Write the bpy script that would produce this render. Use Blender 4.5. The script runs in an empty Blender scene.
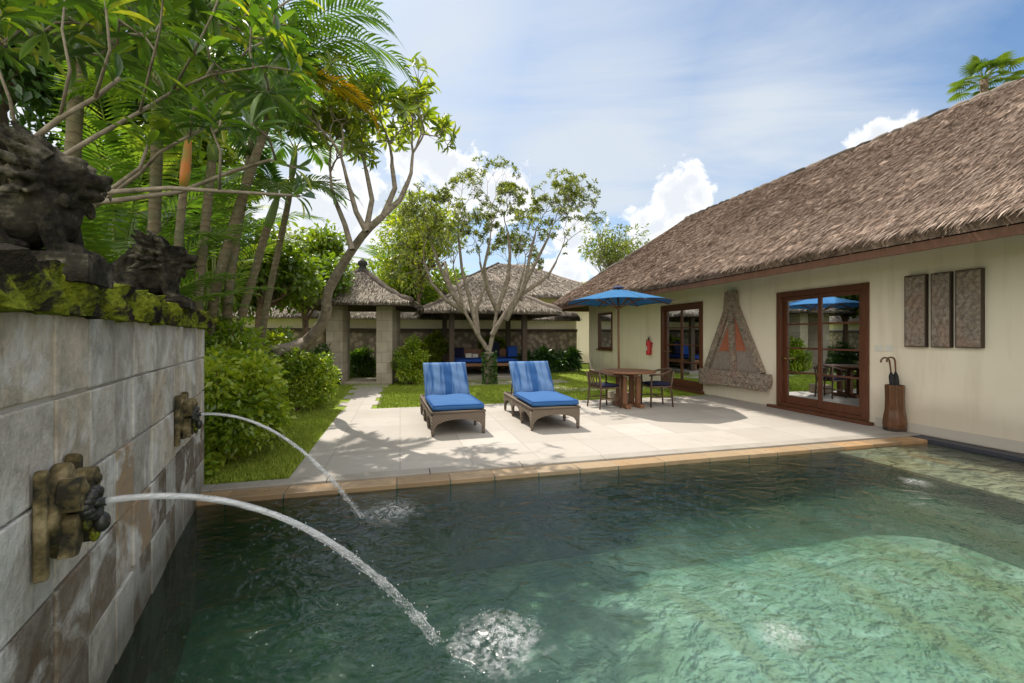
import bpy, math, random
import numpy as np
from mathutils import Vector, Matrix, Euler

random.seed(7); rng = np.random.default_rng(7)
R = math.radians
scene = bpy.context.scene
COL = scene.collection
F = 430.0; HZ = 336.0; CAMH = 1.45           # focal length in pixels, horizon row, eye height
CA, SA = 0.968, 0.252                        # the villa and pool run 14.6 degrees off the view axis
ROT = math.atan2(SA, CA)

# ------------------------------------------------------------------ frames
def LS(L, s, z=0.0):                         # villa frame (across, along) -> world
    return Vector((CA*L - SA*s, SA*L + CA*s, z))
def toLS(p): return (CA*p[0] + SA*p[1], -SA*p[0] + CA*p[1])
def at(px, py, Y):                           # a point seen at a photo pixel at a known distance
    return Vector(((px-512)/F*Y, Y, CAMH + (HZ-py)/F*Y))
def gnd(px, py, z=0.0):
    Y = F*(CAMH-z)/(py-HZ); return Vector(((px-512)/F*Y, Y, z))
LW = 7.463
def onwall(px, py):                          # photo pixel -> (s, z) on the villa wall
    k = (px-512)/F; Y = LW/(CA*k+SA)
    return (-SA*k*Y + CA*Y, CAMH + (HZ-py)/F*Y)
# fountain wall: X = -.761 - .533 Y
FW_T = Vector((-0.470, 0.882, 0)); FW_N = Vector((0.882, 0.470, 0)); FW_ROT = math.atan2(0.882, -0.470)
def fw(Y, z=0.0, out=0.0): return Vector((-.761-.533*Y, Y, z)) + FW_N*out

# ------------------------------------------------------------------ materials
def nd(nt, t, ins=None, **props):
    n = nt.nodes.new(t)
    for k, v in props.items(): setattr(n, k, v)
    for k, v in (ins or {}).items():
        if isinstance(v, bpy.types.NodeSocket): nt.links.new(v, n.inputs[k])
        else: n.inputs[k].default_value = v
    return n
def c4(c): return (c[0], c[1], c[2], 1.0)
def mixc(nt, f, a, b, blend='MIX'):
    n = nt.nodes.new('ShaderNodeMix'); n.data_type = 'RGBA'; n.blend_type = blend
    for i, v in ((0, f), (6, a), (7, b)):
        if isinstance(v, bpy.types.NodeSocket): nt.links.new(v, n.inputs[i])
        else: n.inputs[i].default_value = v if i == 0 else c4(v)
    return n.outputs[2]
def ramp(nt, fac, stops, interp='LINEAR'):
    n = nt.nodes.new('ShaderNodeValToRGB'); cr = n.color_ramp; cr.interpolation = interp
    while len(cr.elements) < len(stops): cr.elements.new(0.5)
    for e, (p, c) in zip(cr.elements, stops):
        e.position = p; e.color = c4(c) if not isinstance(c, (int, float)) else (c, c, c, 1)
    nt.links.new(fac, n.inputs[0]); return n.outputs[0]
def math_(nt, op, a, b=0.0, c=None, clamp=False):
    n = nt.nodes.new('ShaderNodeMath'); n.operation = op; n.use_clamp = clamp
    for i, v in enumerate((a, b, c)):
        if v is None: continue
        if isinstance(v, bpy.types.NodeSocket): nt.links.new(v, n.inputs[i])
        else: n.inputs[i].default_value = v
    return n.outputs[0]
def coords(nt, scale=(1, 1, 1), rot=(0, 0, 0), kind='Object'):
    t = nt.nodes.new('ShaderNodeTexCoord')
    m = nd(nt, 'ShaderNodeMapping', {'Vector': t.outputs[kind], 'Scale': scale, 'Rotation': rot}); return m.outputs[0]
def world_coords(nt, scale=(1, 1, 1), rot=(0, 0, 0)):
    g = nt.nodes.new('ShaderNodeNewGeometry')
    m = nd(nt, 'ShaderNodeMapping', {'Vector': g.outputs['Position'], 'Scale': scale, 'Rotation': rot}); return m.outputs[0]
def noise(nt, vec, scale, detail=4, rough=0.55, dist=0.0):
    return nd(nt, 'ShaderNodeTexNoise', {'Vector': vec, 'Scale': scale, 'Detail': detail, 'Roughness': rough, 'Distortion': dist}).outputs[0]
def rnd(nt): return nd(nt, 'ShaderNodeAttribute', attribute_name='rnd').outputs['Fac']
def bump(nt, h, strength=0.4, dist=0.02):
    return nd(nt, 'ShaderNodeBump', {'Height': h, 'Strength': strength, 'Distance': dist}).outputs[0]
MATS = {}
def material(name):
    m = bpy.data.materials.new(name); m.use_nodes = True; nt = m.node_tree; nt.nodes.clear(); MATS[name] = m
    return m, nt, nd(nt, 'ShaderNodeOutputMaterial')
def pbr(name, color, rough=0.6, build=None, spec=0.4, metal=0.0):
    """build(nt) may return (colour socket or None, normal socket or None, roughness or None)"""
    m, nt, out = material(name)
    b = nd(nt, 'ShaderNodeBsdfPrincipled', {'Base Color': c4(color), 'Roughness': rough, 'Specular IOR Level': spec, 'Metallic': metal})
    if build:
        c, n, r = build(nt)
        if c is not None: nt.links.new(c, b.inputs['Base Color'])
        if n is not None: nt.links.new(n, b.inputs['Normal'])
        if r is not None: nt.links.new(r, b.inputs['Roughness'])
    nt.links.new(b.outputs[0], out.inputs[0]); return m
def leafmat(name, cols, trans=0.45, gloss=0.10, rough=0.35):
    m, nt, out = material(name)
    f = rnd(nt); col = ramp(nt, f, [(p_, tuple(min(.48, x_*1.6) for x_ in c_)) for p_, c_ in cols])
    n2 = noise(nt, world_coords(nt), 1.3, 2)
    col = mixc(nt, math_(nt, 'MULTIPLY', n2, 0.35), col, cols[0][1])
    d = nd(nt, 'ShaderNodeBsdfDiffuse', {'Color': col})
    tc = mixc(nt, 1.0, col, (1.0, .95, .25), 'MULTIPLY')
    tc = mixc(nt, 1.0, tc, (1.9, 1.9, 1.9), 'MULTIPLY')
    t = nd(nt, 'ShaderNodeBsdfTranslucent', {'Color': tc})
    mx = nd(nt, 'ShaderNodeMixShader', {0: trans, 1: d.outputs[0], 2: t.outputs[0]})
    g = nd(nt, 'ShaderNodeBsdfGlossy', {'Color': (1, 1, 1, 1), 'Roughness': rough})
    lw = nd(nt, 'ShaderNodeLayerWeight', {'Blend': 0.25})
    fac = math_(nt, 'MULTIPLY_ADD', lw.outputs['Facing'], 0.10, gloss*0.3)
    m2 = nd(nt, 'ShaderNodeMixShader', {0: fac, 1: mx.outputs[0], 2: g.outputs[0]})
    nt.links.new(m2.outputs[0], out.inputs[0]); return m

def b_plaster(nt):
    v = world_coords(nt); n = noise(nt, v, 0.9, 4); f = noise(nt, v, 38, 4)
    c = mixc(nt, ramp(nt, n, [(.35, 0), (.7, 1)]), (.83, .75, .61), (.78, .69, .55))
    st = noise(nt, world_coords(nt, (3, 3, .35)), 1.6, 4)
    c = mixc(nt, ramp(nt, st, [(.54, 0), (.78, .38)]), c, (.52, .44, .32))
    gz_ = nd(nt, 'ShaderNodeSeparateXYZ', {0: v}).outputs[2]
    c = mixc(nt, ramp(nt, math_(nt, 'ADD', gz_, math_(nt, 'MULTIPLY', n, -.55)), [(.0, .42), (.34, 0)]), c, (.40, .33, .235))
    return c, bump(nt, f, .18, .006), None
pbr('cream_plaster', (.75, .66, .5), .85, b_plaster)
def thatch(name, dark, mid, pale):
    def b(nt):
        v = world_coords(nt); f = rnd(nt)
        n = noise(nt, v, 5.5, 6, .7); n2 = noise(nt, v, 55, 3, .7); big = noise(nt, v, .55, 3)
        k = math_(nt, 'ADD', math_(nt, 'MULTIPLY', n, .55), math_(nt, 'MULTIPLY', n2, .3))
        k = math_(nt, 'ADD', k, math_(nt, 'MULTIPLY', math_(nt, 'SUBTRACT', f, .25), .62))
        c = ramp(nt, k, [(.28, dark), (.55, mid), (.8, pale)])
        c = mixc(nt, ramp(nt, big, [(.42, 0), (.72, .45)]), c, dark)
        return c, bump(nt, math_(nt, 'ADD', n, n2), .6, .03), None
    pbr(name, mid, .95, b, .1)
thatch('reddish_thatch', (.11, .074, .056), (.31, .228, .178), (.52, .415, .345))
thatch('dark_thatch', (.04, .032, .026), (.11, .09, .075), (.24, .20, .17))
thatch('grey_thatch', (.07, .06, .05), (.245, .21, .172), (.45, .395, .335))
def wood(name, a, b_, rough=.45, sc=1.0):
    def b(nt):
        v = coords(nt, (14*sc, 14*sc, 1.6*sc)); n = noise(nt, v, 3, 5, .6, .8)
        c = mixc(nt, ramp(nt, n, [(.3, 0), (.7, 1)]), a, b_)
        return c, bump(nt, n, .2, .004), None
    return pbr(name, a, rough, b, .4)
wood('door_wood', (.075, .026, .012), (.15, .055, .026), .4)
wood('eave_wood', (.105, .048, .027), (.165, .08, .045), .6)
wood('teak', (.14, .06, .03), (.24, .115, .06), .5)
wood('chair_wood', (.06, .035, .022), (.125, .075, .045), .45)
wood('dark_post_wood', (.035, .022, .015), (.07, .045, .03), .6)
wood('stand_wood', (.07, .03, .014), (.16, .07, .03), .3, .7)
wood('grey_carved_wood', (.17, .135, .11), (.38, .31, .26), .85, 2)
wood('red_carved_wood', (.33, .10, .055), (.45, .16, .09), .8)
def b_carv(nt):
    v = world_coords(nt); n = noise(nt, v, 14, 5, .7, 1.0); m_ = noise(nt, v, 3.2, 4)
    c = ramp(nt, n, [(.34, (.10, .078, .06)), (.52, (.27, .22, .17)), (.68, (.44, .375, .31))])
    c = mixc(nt, ramp(nt, m_, [(.45, 0), (.65, .5)]), c, (.34, .19, .15))
    return c, bump(nt, n, .5, .01), None
pbr('carved_relief', (.2, .16, .13), .9, b_carv)
def b_panel(nt):
    v = world_coords(nt); n = noise(nt, v, 22, 5, .65, .6); m_ = noise(nt, v, 3.2, 4)
    c = ramp(nt, n, [(.34, (.15, .12, .095)), (.52, (.27, .225, .185)), (.68, (.37, .325, .275))])
    c = mixc(nt, ramp(nt, m_, [(.45, 0), (.65, .45)]), c, (.31, .185, .145))
    return c, bump(nt, n, .4, .008), None
pbr('panel_relief', (.2, .16, .13), .9, b_panel)
def b_terrace(nt):
    v = world_coords(nt, (1, 1, 1), (0, 0, -ROT))
    br = nd(nt, 'ShaderNodeTexBrick', {'Vector': v, 'Color1': c4((.33, .305, .275)), 'Color2': c4((.41, .38, .345)), 'Mortar': c4((.25, .23, .205)),
        'Scale': 1.0, 'Mortar Size': .006, 'Brick Width': .8, 'Row Height': .8, 'Bias': 0.0}, offset=0.0)
    n = noise(nt, v, 1.1, 5); f = noise(nt, v, 60, 3)
    c = mixc(nt, ramp(nt, n, [(.4, 0), (.7, .45)]), br.outputs[0], (.30, .265, .225))
    c = mixc(nt, ramp(nt, noise(nt, v, 4.2, 6, .65), [(.55, 0), (.72, .35)]), c, (.24, .21, .18))
    c = mixc(nt, math_(nt, 'MULTIPLY', f, .16), c, (.3, .25, .2))
    return c, bump(nt, f, .12, .004), None
pbr('terrace_stone', (.5, .45, .4), .75, b_terrace)
def b_coping(nt):
    v = world_coords(nt); f = rnd(nt); n = noise(nt, v, 5, 5)
    c = ramp(nt, f, [(0, (.26, .175, .10)), (.35, (.34, .23, .13)), (.65, (.31, .245, .165)), (1, (.42, .25, .12))])
    c = mixc(nt, ramp(nt, n, [(.4, 0), (.7, .5)]), c, (.18, .135, .085))
    return c, bump(nt, noise(nt, v, 40, 3), .15, .004), ramp(nt, n, [(.3, .25), (.7, .6)])
pbr('tan_stone', (.4, .28, .16), .45, b_coping)
def b_kerb(nt):
    v = world_coords(nt); n = noise(nt, v, 3, 5)
    return mixc(nt, n, (.20, .18, .155), (.36, .33, .29)), bump(nt, noise(nt, v, 50, 3), .2, .004), None
pbr('grey_kerb_stone', (.3, .28, .25), .7, b_kerb)
def b_ledge(nt):
    v = world_coords(nt, (1, 1, 1), (0, 0, -ROT)); f = rnd(nt); n = noise(nt, v, 4, 5)
    c = ramp(nt, f, [(0, (.40, .38, .27)), (.4, (.56, .53, .41)), (.7, (.50, .41, .24)), (.92, (.60, .56, .44)), (1, (.44, .28, .14))])
    c = mixc(nt, ramp(nt, n, [(.4, 0), (.72, .6)]), c, (.20, .20, .13))
    return c, bump(nt, n, .2, .006), None
pbr('wet_ledge_stone', (.4, .36, .25), .35, b_ledge)
def b_pool(nt):
    v = world_coords(nt, (1, 1, 1), (0, 0, -ROT))
    w = noise(nt, v, 2.0, 3)
    wv = nd(nt, 'ShaderNodeVectorMath', {0: v, 1: (.12, .12, .12)}, operation='MULTIPLY_ADD')
    nt.links.new(nd(nt, 'ShaderNodeTexNoise', {'Vector': v, 'Scale': 1.7, 'Detail': 3}).outputs[1], wv.inputs[0])
    wv.inputs[1].default_value = (.35, .35, .35); nt.links.new(v, wv.inputs[2])
    vv = wv.outputs[0]
    br = nd(nt, 'ShaderNodeTexBrick', {'Vector': vv, 'Color1': c4((.22, .36, .285)), 'Color2': c4((.36, .51, .41)), 'Mortar': c4((.28, .42, .34)),
        'Scale': 1.0, 'Mortar Size': .012, 'Brick Width': .3, 'Row Height': .3}, offset=.0)
    n = noise(nt, v, .9, 5, .6, .6); n2 = noise(nt, v, 3.3, 5, .6, .9)
    c = mixc(nt, ramp(nt, n, [(.35, 0), (.68, .75)]), br.outputs[0], (.22, .30, .16))
    c = mixc(nt, ramp(nt, n2, [(.50, 0), (.72, .75)]), c, (.54, .72, .63))
    sx = nd(nt, 'ShaderNodeSeparateXYZ', {0: vv}).outputs[0]
    for L0, hw in ((3.75, .13), (4.95, .17), (2.3, .10)):
        d = math_(nt, 'ABSOLUTE', math_(nt, 'SUBTRACT', sx, L0+.17))
        k = ramp(nt, math_(nt, 'DIVIDE', d, hw*2), [(.35, .75), (.6, 0)])
        c = mixc(nt, math_(nt, 'MULTIPLY', k, .6), c, (.27, .25, .085))
    shade_c = mixc(nt, ramp(nt, n2, [(.40, 0), (.66, 1)]), (.035, .14, .095), (.15, .29, .16))
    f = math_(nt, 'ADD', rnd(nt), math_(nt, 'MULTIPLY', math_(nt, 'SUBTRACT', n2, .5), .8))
    return mixc(nt, ramp(nt, f, [(.15, 0), (.85, 1)]), shade_c, c), None, None  # shaded and sunlit floor tones blended into the colour
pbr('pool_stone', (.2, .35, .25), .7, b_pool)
def b_shaded_pool(nt):
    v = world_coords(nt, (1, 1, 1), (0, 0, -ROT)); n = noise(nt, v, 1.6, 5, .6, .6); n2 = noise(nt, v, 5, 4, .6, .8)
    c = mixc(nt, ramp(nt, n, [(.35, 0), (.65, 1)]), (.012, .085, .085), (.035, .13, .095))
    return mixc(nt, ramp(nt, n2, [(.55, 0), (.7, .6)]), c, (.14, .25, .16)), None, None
pbr('shaded_pool_stone', (.05, .1, .08), .7, b_shaded_pool)  # wall stone coloured dark to carry the shade below the pool edge
def b_wallstone(nt):
    v = world_coords(nt); f = rnd(nt); n = noise(nt, v, 11, 7, .7); n2 = noise(nt, v, 3.0, 5, .6, .5); n3 = noise(nt, world_coords(nt, (1.5, 1.5, .5)), 6, 5, .65)
    c = ramp(nt, f, [(0, (.43, .42, .395)), (.18, (.56, .545, .505)), (.32, (.58, .52, .43)), (.46, (.47, .475, .455)), (.60, (.63, .60, .53)), (.74, (.54, .475, .38)), (.86, (.38, .27, .165)), (.92, (.115, .085, .055)), (1, (.16, .12, .08))], 'CONSTANT')
    c = mixc(nt, 1.0, c, (1.0, .96, .90), 'MULTIPLY')
    c = mixc(nt, ramp(nt, n, [(.38, .0), (.66, .75)]), c, (.27, .245, .205))
    c = mixc(nt, ramp(nt, n2, [(.50, 0), (.62, .85)]), c, (.66, .645, .60))
    c = mixc(nt, ramp(nt, n3, [(.57, 0), (.72, .65)]), c, (.19, .165, .125))
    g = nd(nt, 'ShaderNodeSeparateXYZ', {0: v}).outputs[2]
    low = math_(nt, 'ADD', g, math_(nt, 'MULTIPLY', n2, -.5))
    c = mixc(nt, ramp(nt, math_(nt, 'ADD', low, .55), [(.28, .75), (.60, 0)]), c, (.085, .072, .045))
    return c, bump(nt, math_(nt, 'ADD', n, n3), .8, .022), None
pbr('wall_stone', (.3, .3, .27), .85, b_wallstone)
pbr('mortar', (.55, .53, .48), .9, lambda nt: (None, bump(nt, noise(nt, world_coords(nt), 30, 4), .4, .01), None))
def b_moss(nt):
    v = world_coords(nt); n = noise(nt, v, 4.5, 6, .7, .3); f = noise(nt, v, 40, 4, .7)
    g = ramp(nt, f, [(.3, (.09, .12, .010)), (.6, (.27, .31, .028)), (.8, (.42, .43, .07))])
    c = mixc(nt, ramp(nt, n, [(.44, 0), (.52, 1)]), (.035, .03, .022), g)
    return c, bump(nt, math_(nt, 'ADD', n, f), .9, .03), None
pbr('mossy_stone', (.15, .18, .03), .95, b_moss, .1)
def b_statue(nt):
    v = world_coords(nt); n = noise(nt, v, 7, 5, .65); f = noise(nt, v, 60, 4, .7)
    c = ramp(nt, n, [(.38, (.010, .009, .008)), (.54, (.04, .036, .028)), (.72, (.25, .22, .17))])
    c = mixc(nt, ramp(nt, f, [(.5, 0), (.75, .5)]), c, (.06, .06, .03))
    return c, bump(nt, f, .7, .012), None
pbr('weathered_statue_stone', (.08, .07, .05), .95, b_statue, .1)
def b_spout(nt):
    v = world_coords(nt); n = noise(nt, v, 12, 5, .6); f = noise(nt, v, 70, 3)
    c = ramp(nt, n, [(.40, (.022, .02, .010)), (.54, (.13, .10, .042)), (.72, (.38, .31, .18))])
    return c, bump(nt, f, .4, .008), None
pbr('carved_tuff', (.3, .22, .1), .8, b_spout)
pbr('wet_dark_stone', (.025, .024, .02), .3, lambda nt: (None, bump(nt, noise(nt, world_coords(nt), 40, 4), .5, .01), None))
def b_pillar(nt):
    v = coords(nt, (1, 1, 1))
    br = nd(nt, 'ShaderNodeTexBrick', {'Vector': nd(nt, 'ShaderNodeMapping', {'Vector': v, 'Rotation': (R(90), 0, 0)}).outputs[0],
        'Color1': c4((.36, .31, .24)), 'Color2': c4((.46, .41, .33)), 'Mortar': c4((.26, .23, .19)), 'Scale': 1, 'Mortar Size': .008, 'Brick Width': .35, 'Row Height': .32})
    n = noise(nt, v, 4, 5)
    return mixc(nt, ramp(nt, n, [(.4, 0), (.75, .5)]), br.outputs[0], (.22, .19, .15)), bump(nt, noise(nt, v, 25, 4), .4, .01), None
pbr('gate_stone', (.4, .35, .28), .85, b_pillar)
def b_rough(nt):
    v = world_coords(nt); vo = nd(nt, 'ShaderNodeTexVoronoi', {'Vector': v, 'Scale': 5.0})
    n = noise(nt, v, 6, 5)
    c = mixc(nt, n, (.20, .155, .11), (.50, .42, .33))
    c = mixc(nt, ramp(nt, vo.outputs[0], [(.3, 0), (.6, .7)]), c, (.10, .08, .06))
    return c, bump(nt, vo.outputs[0], .8, .05), None
pbr('rough_stone', (.4, .33, .25), .9, b_rough)
pbr('soil', (.075, .055, .035), .95, lambda nt: (mixc(nt, noise(nt, world_coords(nt), 6, 5), (.04, .03, .02), (.10, .075, .045)), None, None))
def b_lawn(nt):
    v = world_coords(nt); n = noise(nt, v, 1.2, 4); f = noise(nt, v, 60, 3, .7)
    c = mixc(nt, n, (.17, .245, .018), (.28, .345, .035))
    return mixc(nt, math_(nt, 'MULTIPLY', f, .3), c, (.06, .10, .01)), bump(nt, f, .8, .02), None
pbr('lawn', (.07, .12, .02), .9, b_lawn, .2)
pbr('grass_blade', (.10, .17, .02), .6, lambda nt: (ramp(nt, rnd(nt), [(0, (.17, .26, .02)), (.6, (.30, .385, .035)), (1, (.40, .43, .08))]), None, None))
def b_bark(nt):
    v = world_coords(nt); n = noise(nt, v, 9, 5, .7)
    c = ramp(nt, n, [(.3, (.10, .08, .06)), (.6, (.25, .21, .165)), (.78, (.36, .32, .27))])
    return c, bump(nt, n, .6, .02), None
pbr('grey_bark', (.25, .22, .18), .9, b_bark)
pbr('brown_bark', (.15, .10, .06), .9, lambda nt: (ramp(nt, noise(nt, world_coords(nt), 8, 5, .7), [(.3, (.06, .04, .025)), (.7, (.22, .15, .095))]), bump(nt, noise(nt, world_coords(nt), 14, 4), .6, .02), None))
def b_palm(nt):
    v = world_coords(nt); z = nd(nt, 'ShaderNodeSeparateXYZ', {0: v}).outputs[2]
    n = noise(nt, v, 6, 4)
    k = math_(nt, 'FRACT', math_(nt, 'ADD', math_(nt, 'MULTIPLY', z, 11.0), math_(nt, 'MULTIPLY', noise(nt, v, 3.0, 3), 3.0)))
    c = ramp(nt, k, [(0, (.085, .065, .04)), (.10, (.12, .09, .055)), (.25, (.20, .155, .095)), (.95, (.155, .12, .075))])
    c = mixc(nt, ramp(nt, n, [(.42, 0), (.62, .7)]), c, (.10, .115, .06))
    c = mixc(nt, ramp(nt, noise(nt, v, 16, 4, .7), [(.55, 0), (.7, .7)]), c, (.30, .27, .20))
    return c, bump(nt, k, .5, .02), None
pbr('palm_bark', (.16, .12, .07), .85, b_palm)
pbr('orange_crownshaft', (.42, .15, .03), .5, lambda nt: (ramp(nt, noise(nt, world_coords(nt), 5, 3), [(.35, (.22, .22, .04)), (.6, (.50, .17, .03))]), None, None))
pbr('green_crownshaft', (.13, .19, .05), .5)
pbr('rachis', (.14, .17, .04), .6)
G = lambda *a: a
leafmat('palm_leaf', [(0, (.022, .055, .012)), (.6, (.045, .10, .018)), (1, (.09, .15, .025))], .42, .14, .3)
leafmat('pale_palm_leaf', [(0, (.05, .09, .025)), (.6, (.085, .135, .035)), (1, (.14, .19, .05))], .4, .14, .35)
leafmat('orange_palm_leaf', [(0, (.30, .14, .012)), (.5, (.45, .22, .015)), (1, (.34, .26, .03))], .45, .05)
leafmat('areca_leaf', [(0, (.03, .07, .014)), (.6, (.065, .12, .022)), (1, (.15, .19, .035))], .5, .1)
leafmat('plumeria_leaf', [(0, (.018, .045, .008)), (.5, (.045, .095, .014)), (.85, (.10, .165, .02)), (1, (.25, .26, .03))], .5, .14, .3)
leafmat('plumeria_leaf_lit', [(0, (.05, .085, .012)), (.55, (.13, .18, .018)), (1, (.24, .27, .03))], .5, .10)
leafmat('sparse_leaf', [(0, (.035, .055, .015)), (.5, (.085, .115, .025)), (1, (.19, .21, .04))], .4, .10)
leafmat('shrub_leaf', [(0, (.04, .085, .008)), (.4, (.12, .185, .014)), (.75, (.23, .28, .022)), (1, (.33, .33, .04))], .45, .10)
leafmat('yellow_leaf', [(0, (.07, .11, .01)), (.5, (.15, .20, .016)), (1, (.30, .30, .03))], .5, .08)
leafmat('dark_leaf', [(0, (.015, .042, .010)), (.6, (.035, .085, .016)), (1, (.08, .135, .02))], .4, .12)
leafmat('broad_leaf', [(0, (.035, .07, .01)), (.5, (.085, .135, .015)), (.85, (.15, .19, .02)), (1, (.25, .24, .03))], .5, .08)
leafmat('fan_leaf', [(0, (.03, .06, .015)), (.6, (.065, .105, .025)), (1, (.14, .15, .04))], .4, .1)
def b_wick(nt):
    v = coords(nt); w1 = nd(nt, 'ShaderNodeTexWave', {'Vector': v, 'Scale': 22.0, 'Distortion': .6}, bands_direction='Z').outputs[1]
    w2 = nd(nt, 'ShaderNodeTexWave', {'Vector': v, 'Scale': 14.0, 'Distortion': .6}, bands_direction='DIAGONAL').outputs[1]
    h = math_(nt, 'MULTIPLY', w1, w2)
    c = mixc(nt, h, (.085, .062, .045), (.30, .235, .175))
    c = mixc(nt, math_(nt, 'MULTIPLY', noise(nt, v, 9, 4), .5), c, (.17, .135, .105))
    return c, bump(nt, h, .6, .008), None
pbr('wicker', (.2, .15, .11), .7, b_wick)
def cloth(name, a, b_, rough=.85):
    def b(nt):
        v = coords(nt); n = noise(nt, v, 3, 4); f = noise(nt, v, 140, 2)
        return mixc(nt, n, a, b_), bump(nt, math_(nt, 'ADD', math_(nt, 'MULTIPLY', noise(nt, v, 7, 3), 2), math_(nt, 'MULTIPLY', f, .4)), .35, .015), None
    pbr(name, a, rough, b, .2)
cloth('blue_cushion', (.022, .085, .235), (.04, .12, .29))
cloth('navy_cushion', (.012, .014, .04), (.02, .022, .06))
cloth('deep_blue_cushion', (.012, .05, .24), (.02, .07, .30))
cloth('white_cushion', (.55, .53, .5), (.65, .62, .6))
cloth('piping_blue', (.02, .09, .33), (.03, .11, .36))
def b_streaked(nt):
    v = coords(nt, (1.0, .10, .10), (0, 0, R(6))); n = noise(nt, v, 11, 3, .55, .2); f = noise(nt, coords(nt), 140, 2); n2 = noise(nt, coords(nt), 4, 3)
    c = mixc(nt, ramp(nt, n, [(.47, 0), (.60, 1)]), (.105, .19, .36), (.02, .08, .23))  # pale blue with darker lengthwise streaks
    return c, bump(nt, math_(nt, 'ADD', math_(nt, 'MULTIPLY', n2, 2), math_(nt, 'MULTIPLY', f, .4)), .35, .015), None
pbr('streaked_cushion', (.1, .2, .5), .85, b_streaked, .2)
m, nt, out = material('blue_canvas')
n = noise(nt, coords(nt), 4, 3); cc = mixc(nt, n, (.06, .18, .38), (.09, .24, .45))
mx = nd(nt, 'ShaderNodeMixShader', {0: .35, 1: nd(nt, 'ShaderNodeBsdfDiffuse', {'Color': cc}).outputs[0], 2: nd(nt, 'ShaderNodeBsdfTranslucent', {'Color': cc}).outputs[0]})
nt.links.new(mx.outputs[0], out.inputs[0])
pbr('navy_canvas', (.01, .02, .07), .8)
pbr('black_fabric', (.012, .012, .014), .7)
pbr('red_paint', (.50, .025, .025), .3)
pbr('black_rubber', (.015, .015, .015), .6)
pbr('brass', (.45, .32, .12), .3, None, .5, 1.0)
pbr('white_plastic', (.70, .68, .62), .4)
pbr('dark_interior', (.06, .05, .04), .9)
pbr('interior_wood', (.20, .10, .045), .6)
pbr('concrete_base', (.33, .27, .2), .9, lambda nt: (mixc(nt, noise(nt, world_coords(nt), 8, 4), (.27, .22, .16), (.42, .35, .27)), None, None))
pbr('drain_stone', (.045, .048, .06), .5)
pbr('skirting_paint', (.50, .45, .38), .8)
pbr('finial_stone', (.035, .032, .03), .9)
# glass: mirror-like by Fresnel over a dim see-through pane
m, nt, out = material('window_glass')
g = nd(nt, 'ShaderNodeBsdfGlossy', {'Color': (.9, .95, 1, 1), 'Roughness': .0})
t = nd(nt, 'ShaderNodeBsdfTransparent', {'Color': (.42, .44, .44, 1)})
lw = nd(nt, 'ShaderNodeFresnel', {'IOR': 1.6})
mx = nd(nt, 'ShaderNodeMixShader', {0: lw.outputs[0], 1: t.outputs[0], 2: g.outputs[0]}); nt.links.new(mx.outputs[0], out.inputs[0])
# pool water
m, nt, out = material('pool_water')
v = world_coords(nt, (1, 1, 1), (0, 0, -ROT+R(8)))
vs = nd(nt, 'ShaderNodeMapping', {'Vector': v, 'Scale': (.9, 1.15, 1)}).outputs[0]
h1 = noise(nt, vs, 4.5, 3, .55, .8); h2 = noise(nt, vs, 13.0, 3, .6, .6); h3 = noise(nt, v, 38, 2, .6, .3)
h = math_(nt, 'ADD', math_(nt, 'MULTIPLY', h1, .9), math_(nt, 'ADD', math_(nt, 'MULTIPLY', h2, .30), math_(nt, 'MULTIPLY', h3, .05)))
nb = bump(nt, h, .55, .06)
fr = nd(nt, 'ShaderNodeFresnel', {'IOR': 1.62, 'Normal': nb})
gl = nd(nt, 'ShaderNodeBsdfGlossy', {'Roughness': .02, 'Normal': nb})
tr = nd(nt, 'ShaderNodeBsdfTransparent', {'Color': (.84, .97, .94, 1)})
rf = nd(nt, 'ShaderNodeBsdfRefraction', {'Color': (.84, .97, .94, 1), 'IOR': 1.25, 'Roughness': .02, 'Normal': nb})
mt = nd(nt, 'ShaderNodeMixShader', {0: .32, 1: tr.outputs[0], 2: rf.outputs[0]})
mx = nd(nt, 'ShaderNodeMixShader', {0: fr.outputs[0], 1: mt.outputs[0], 2: gl.outputs[0]})
nt.links.new(mx.outputs[0], out.inputs[0])
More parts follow.
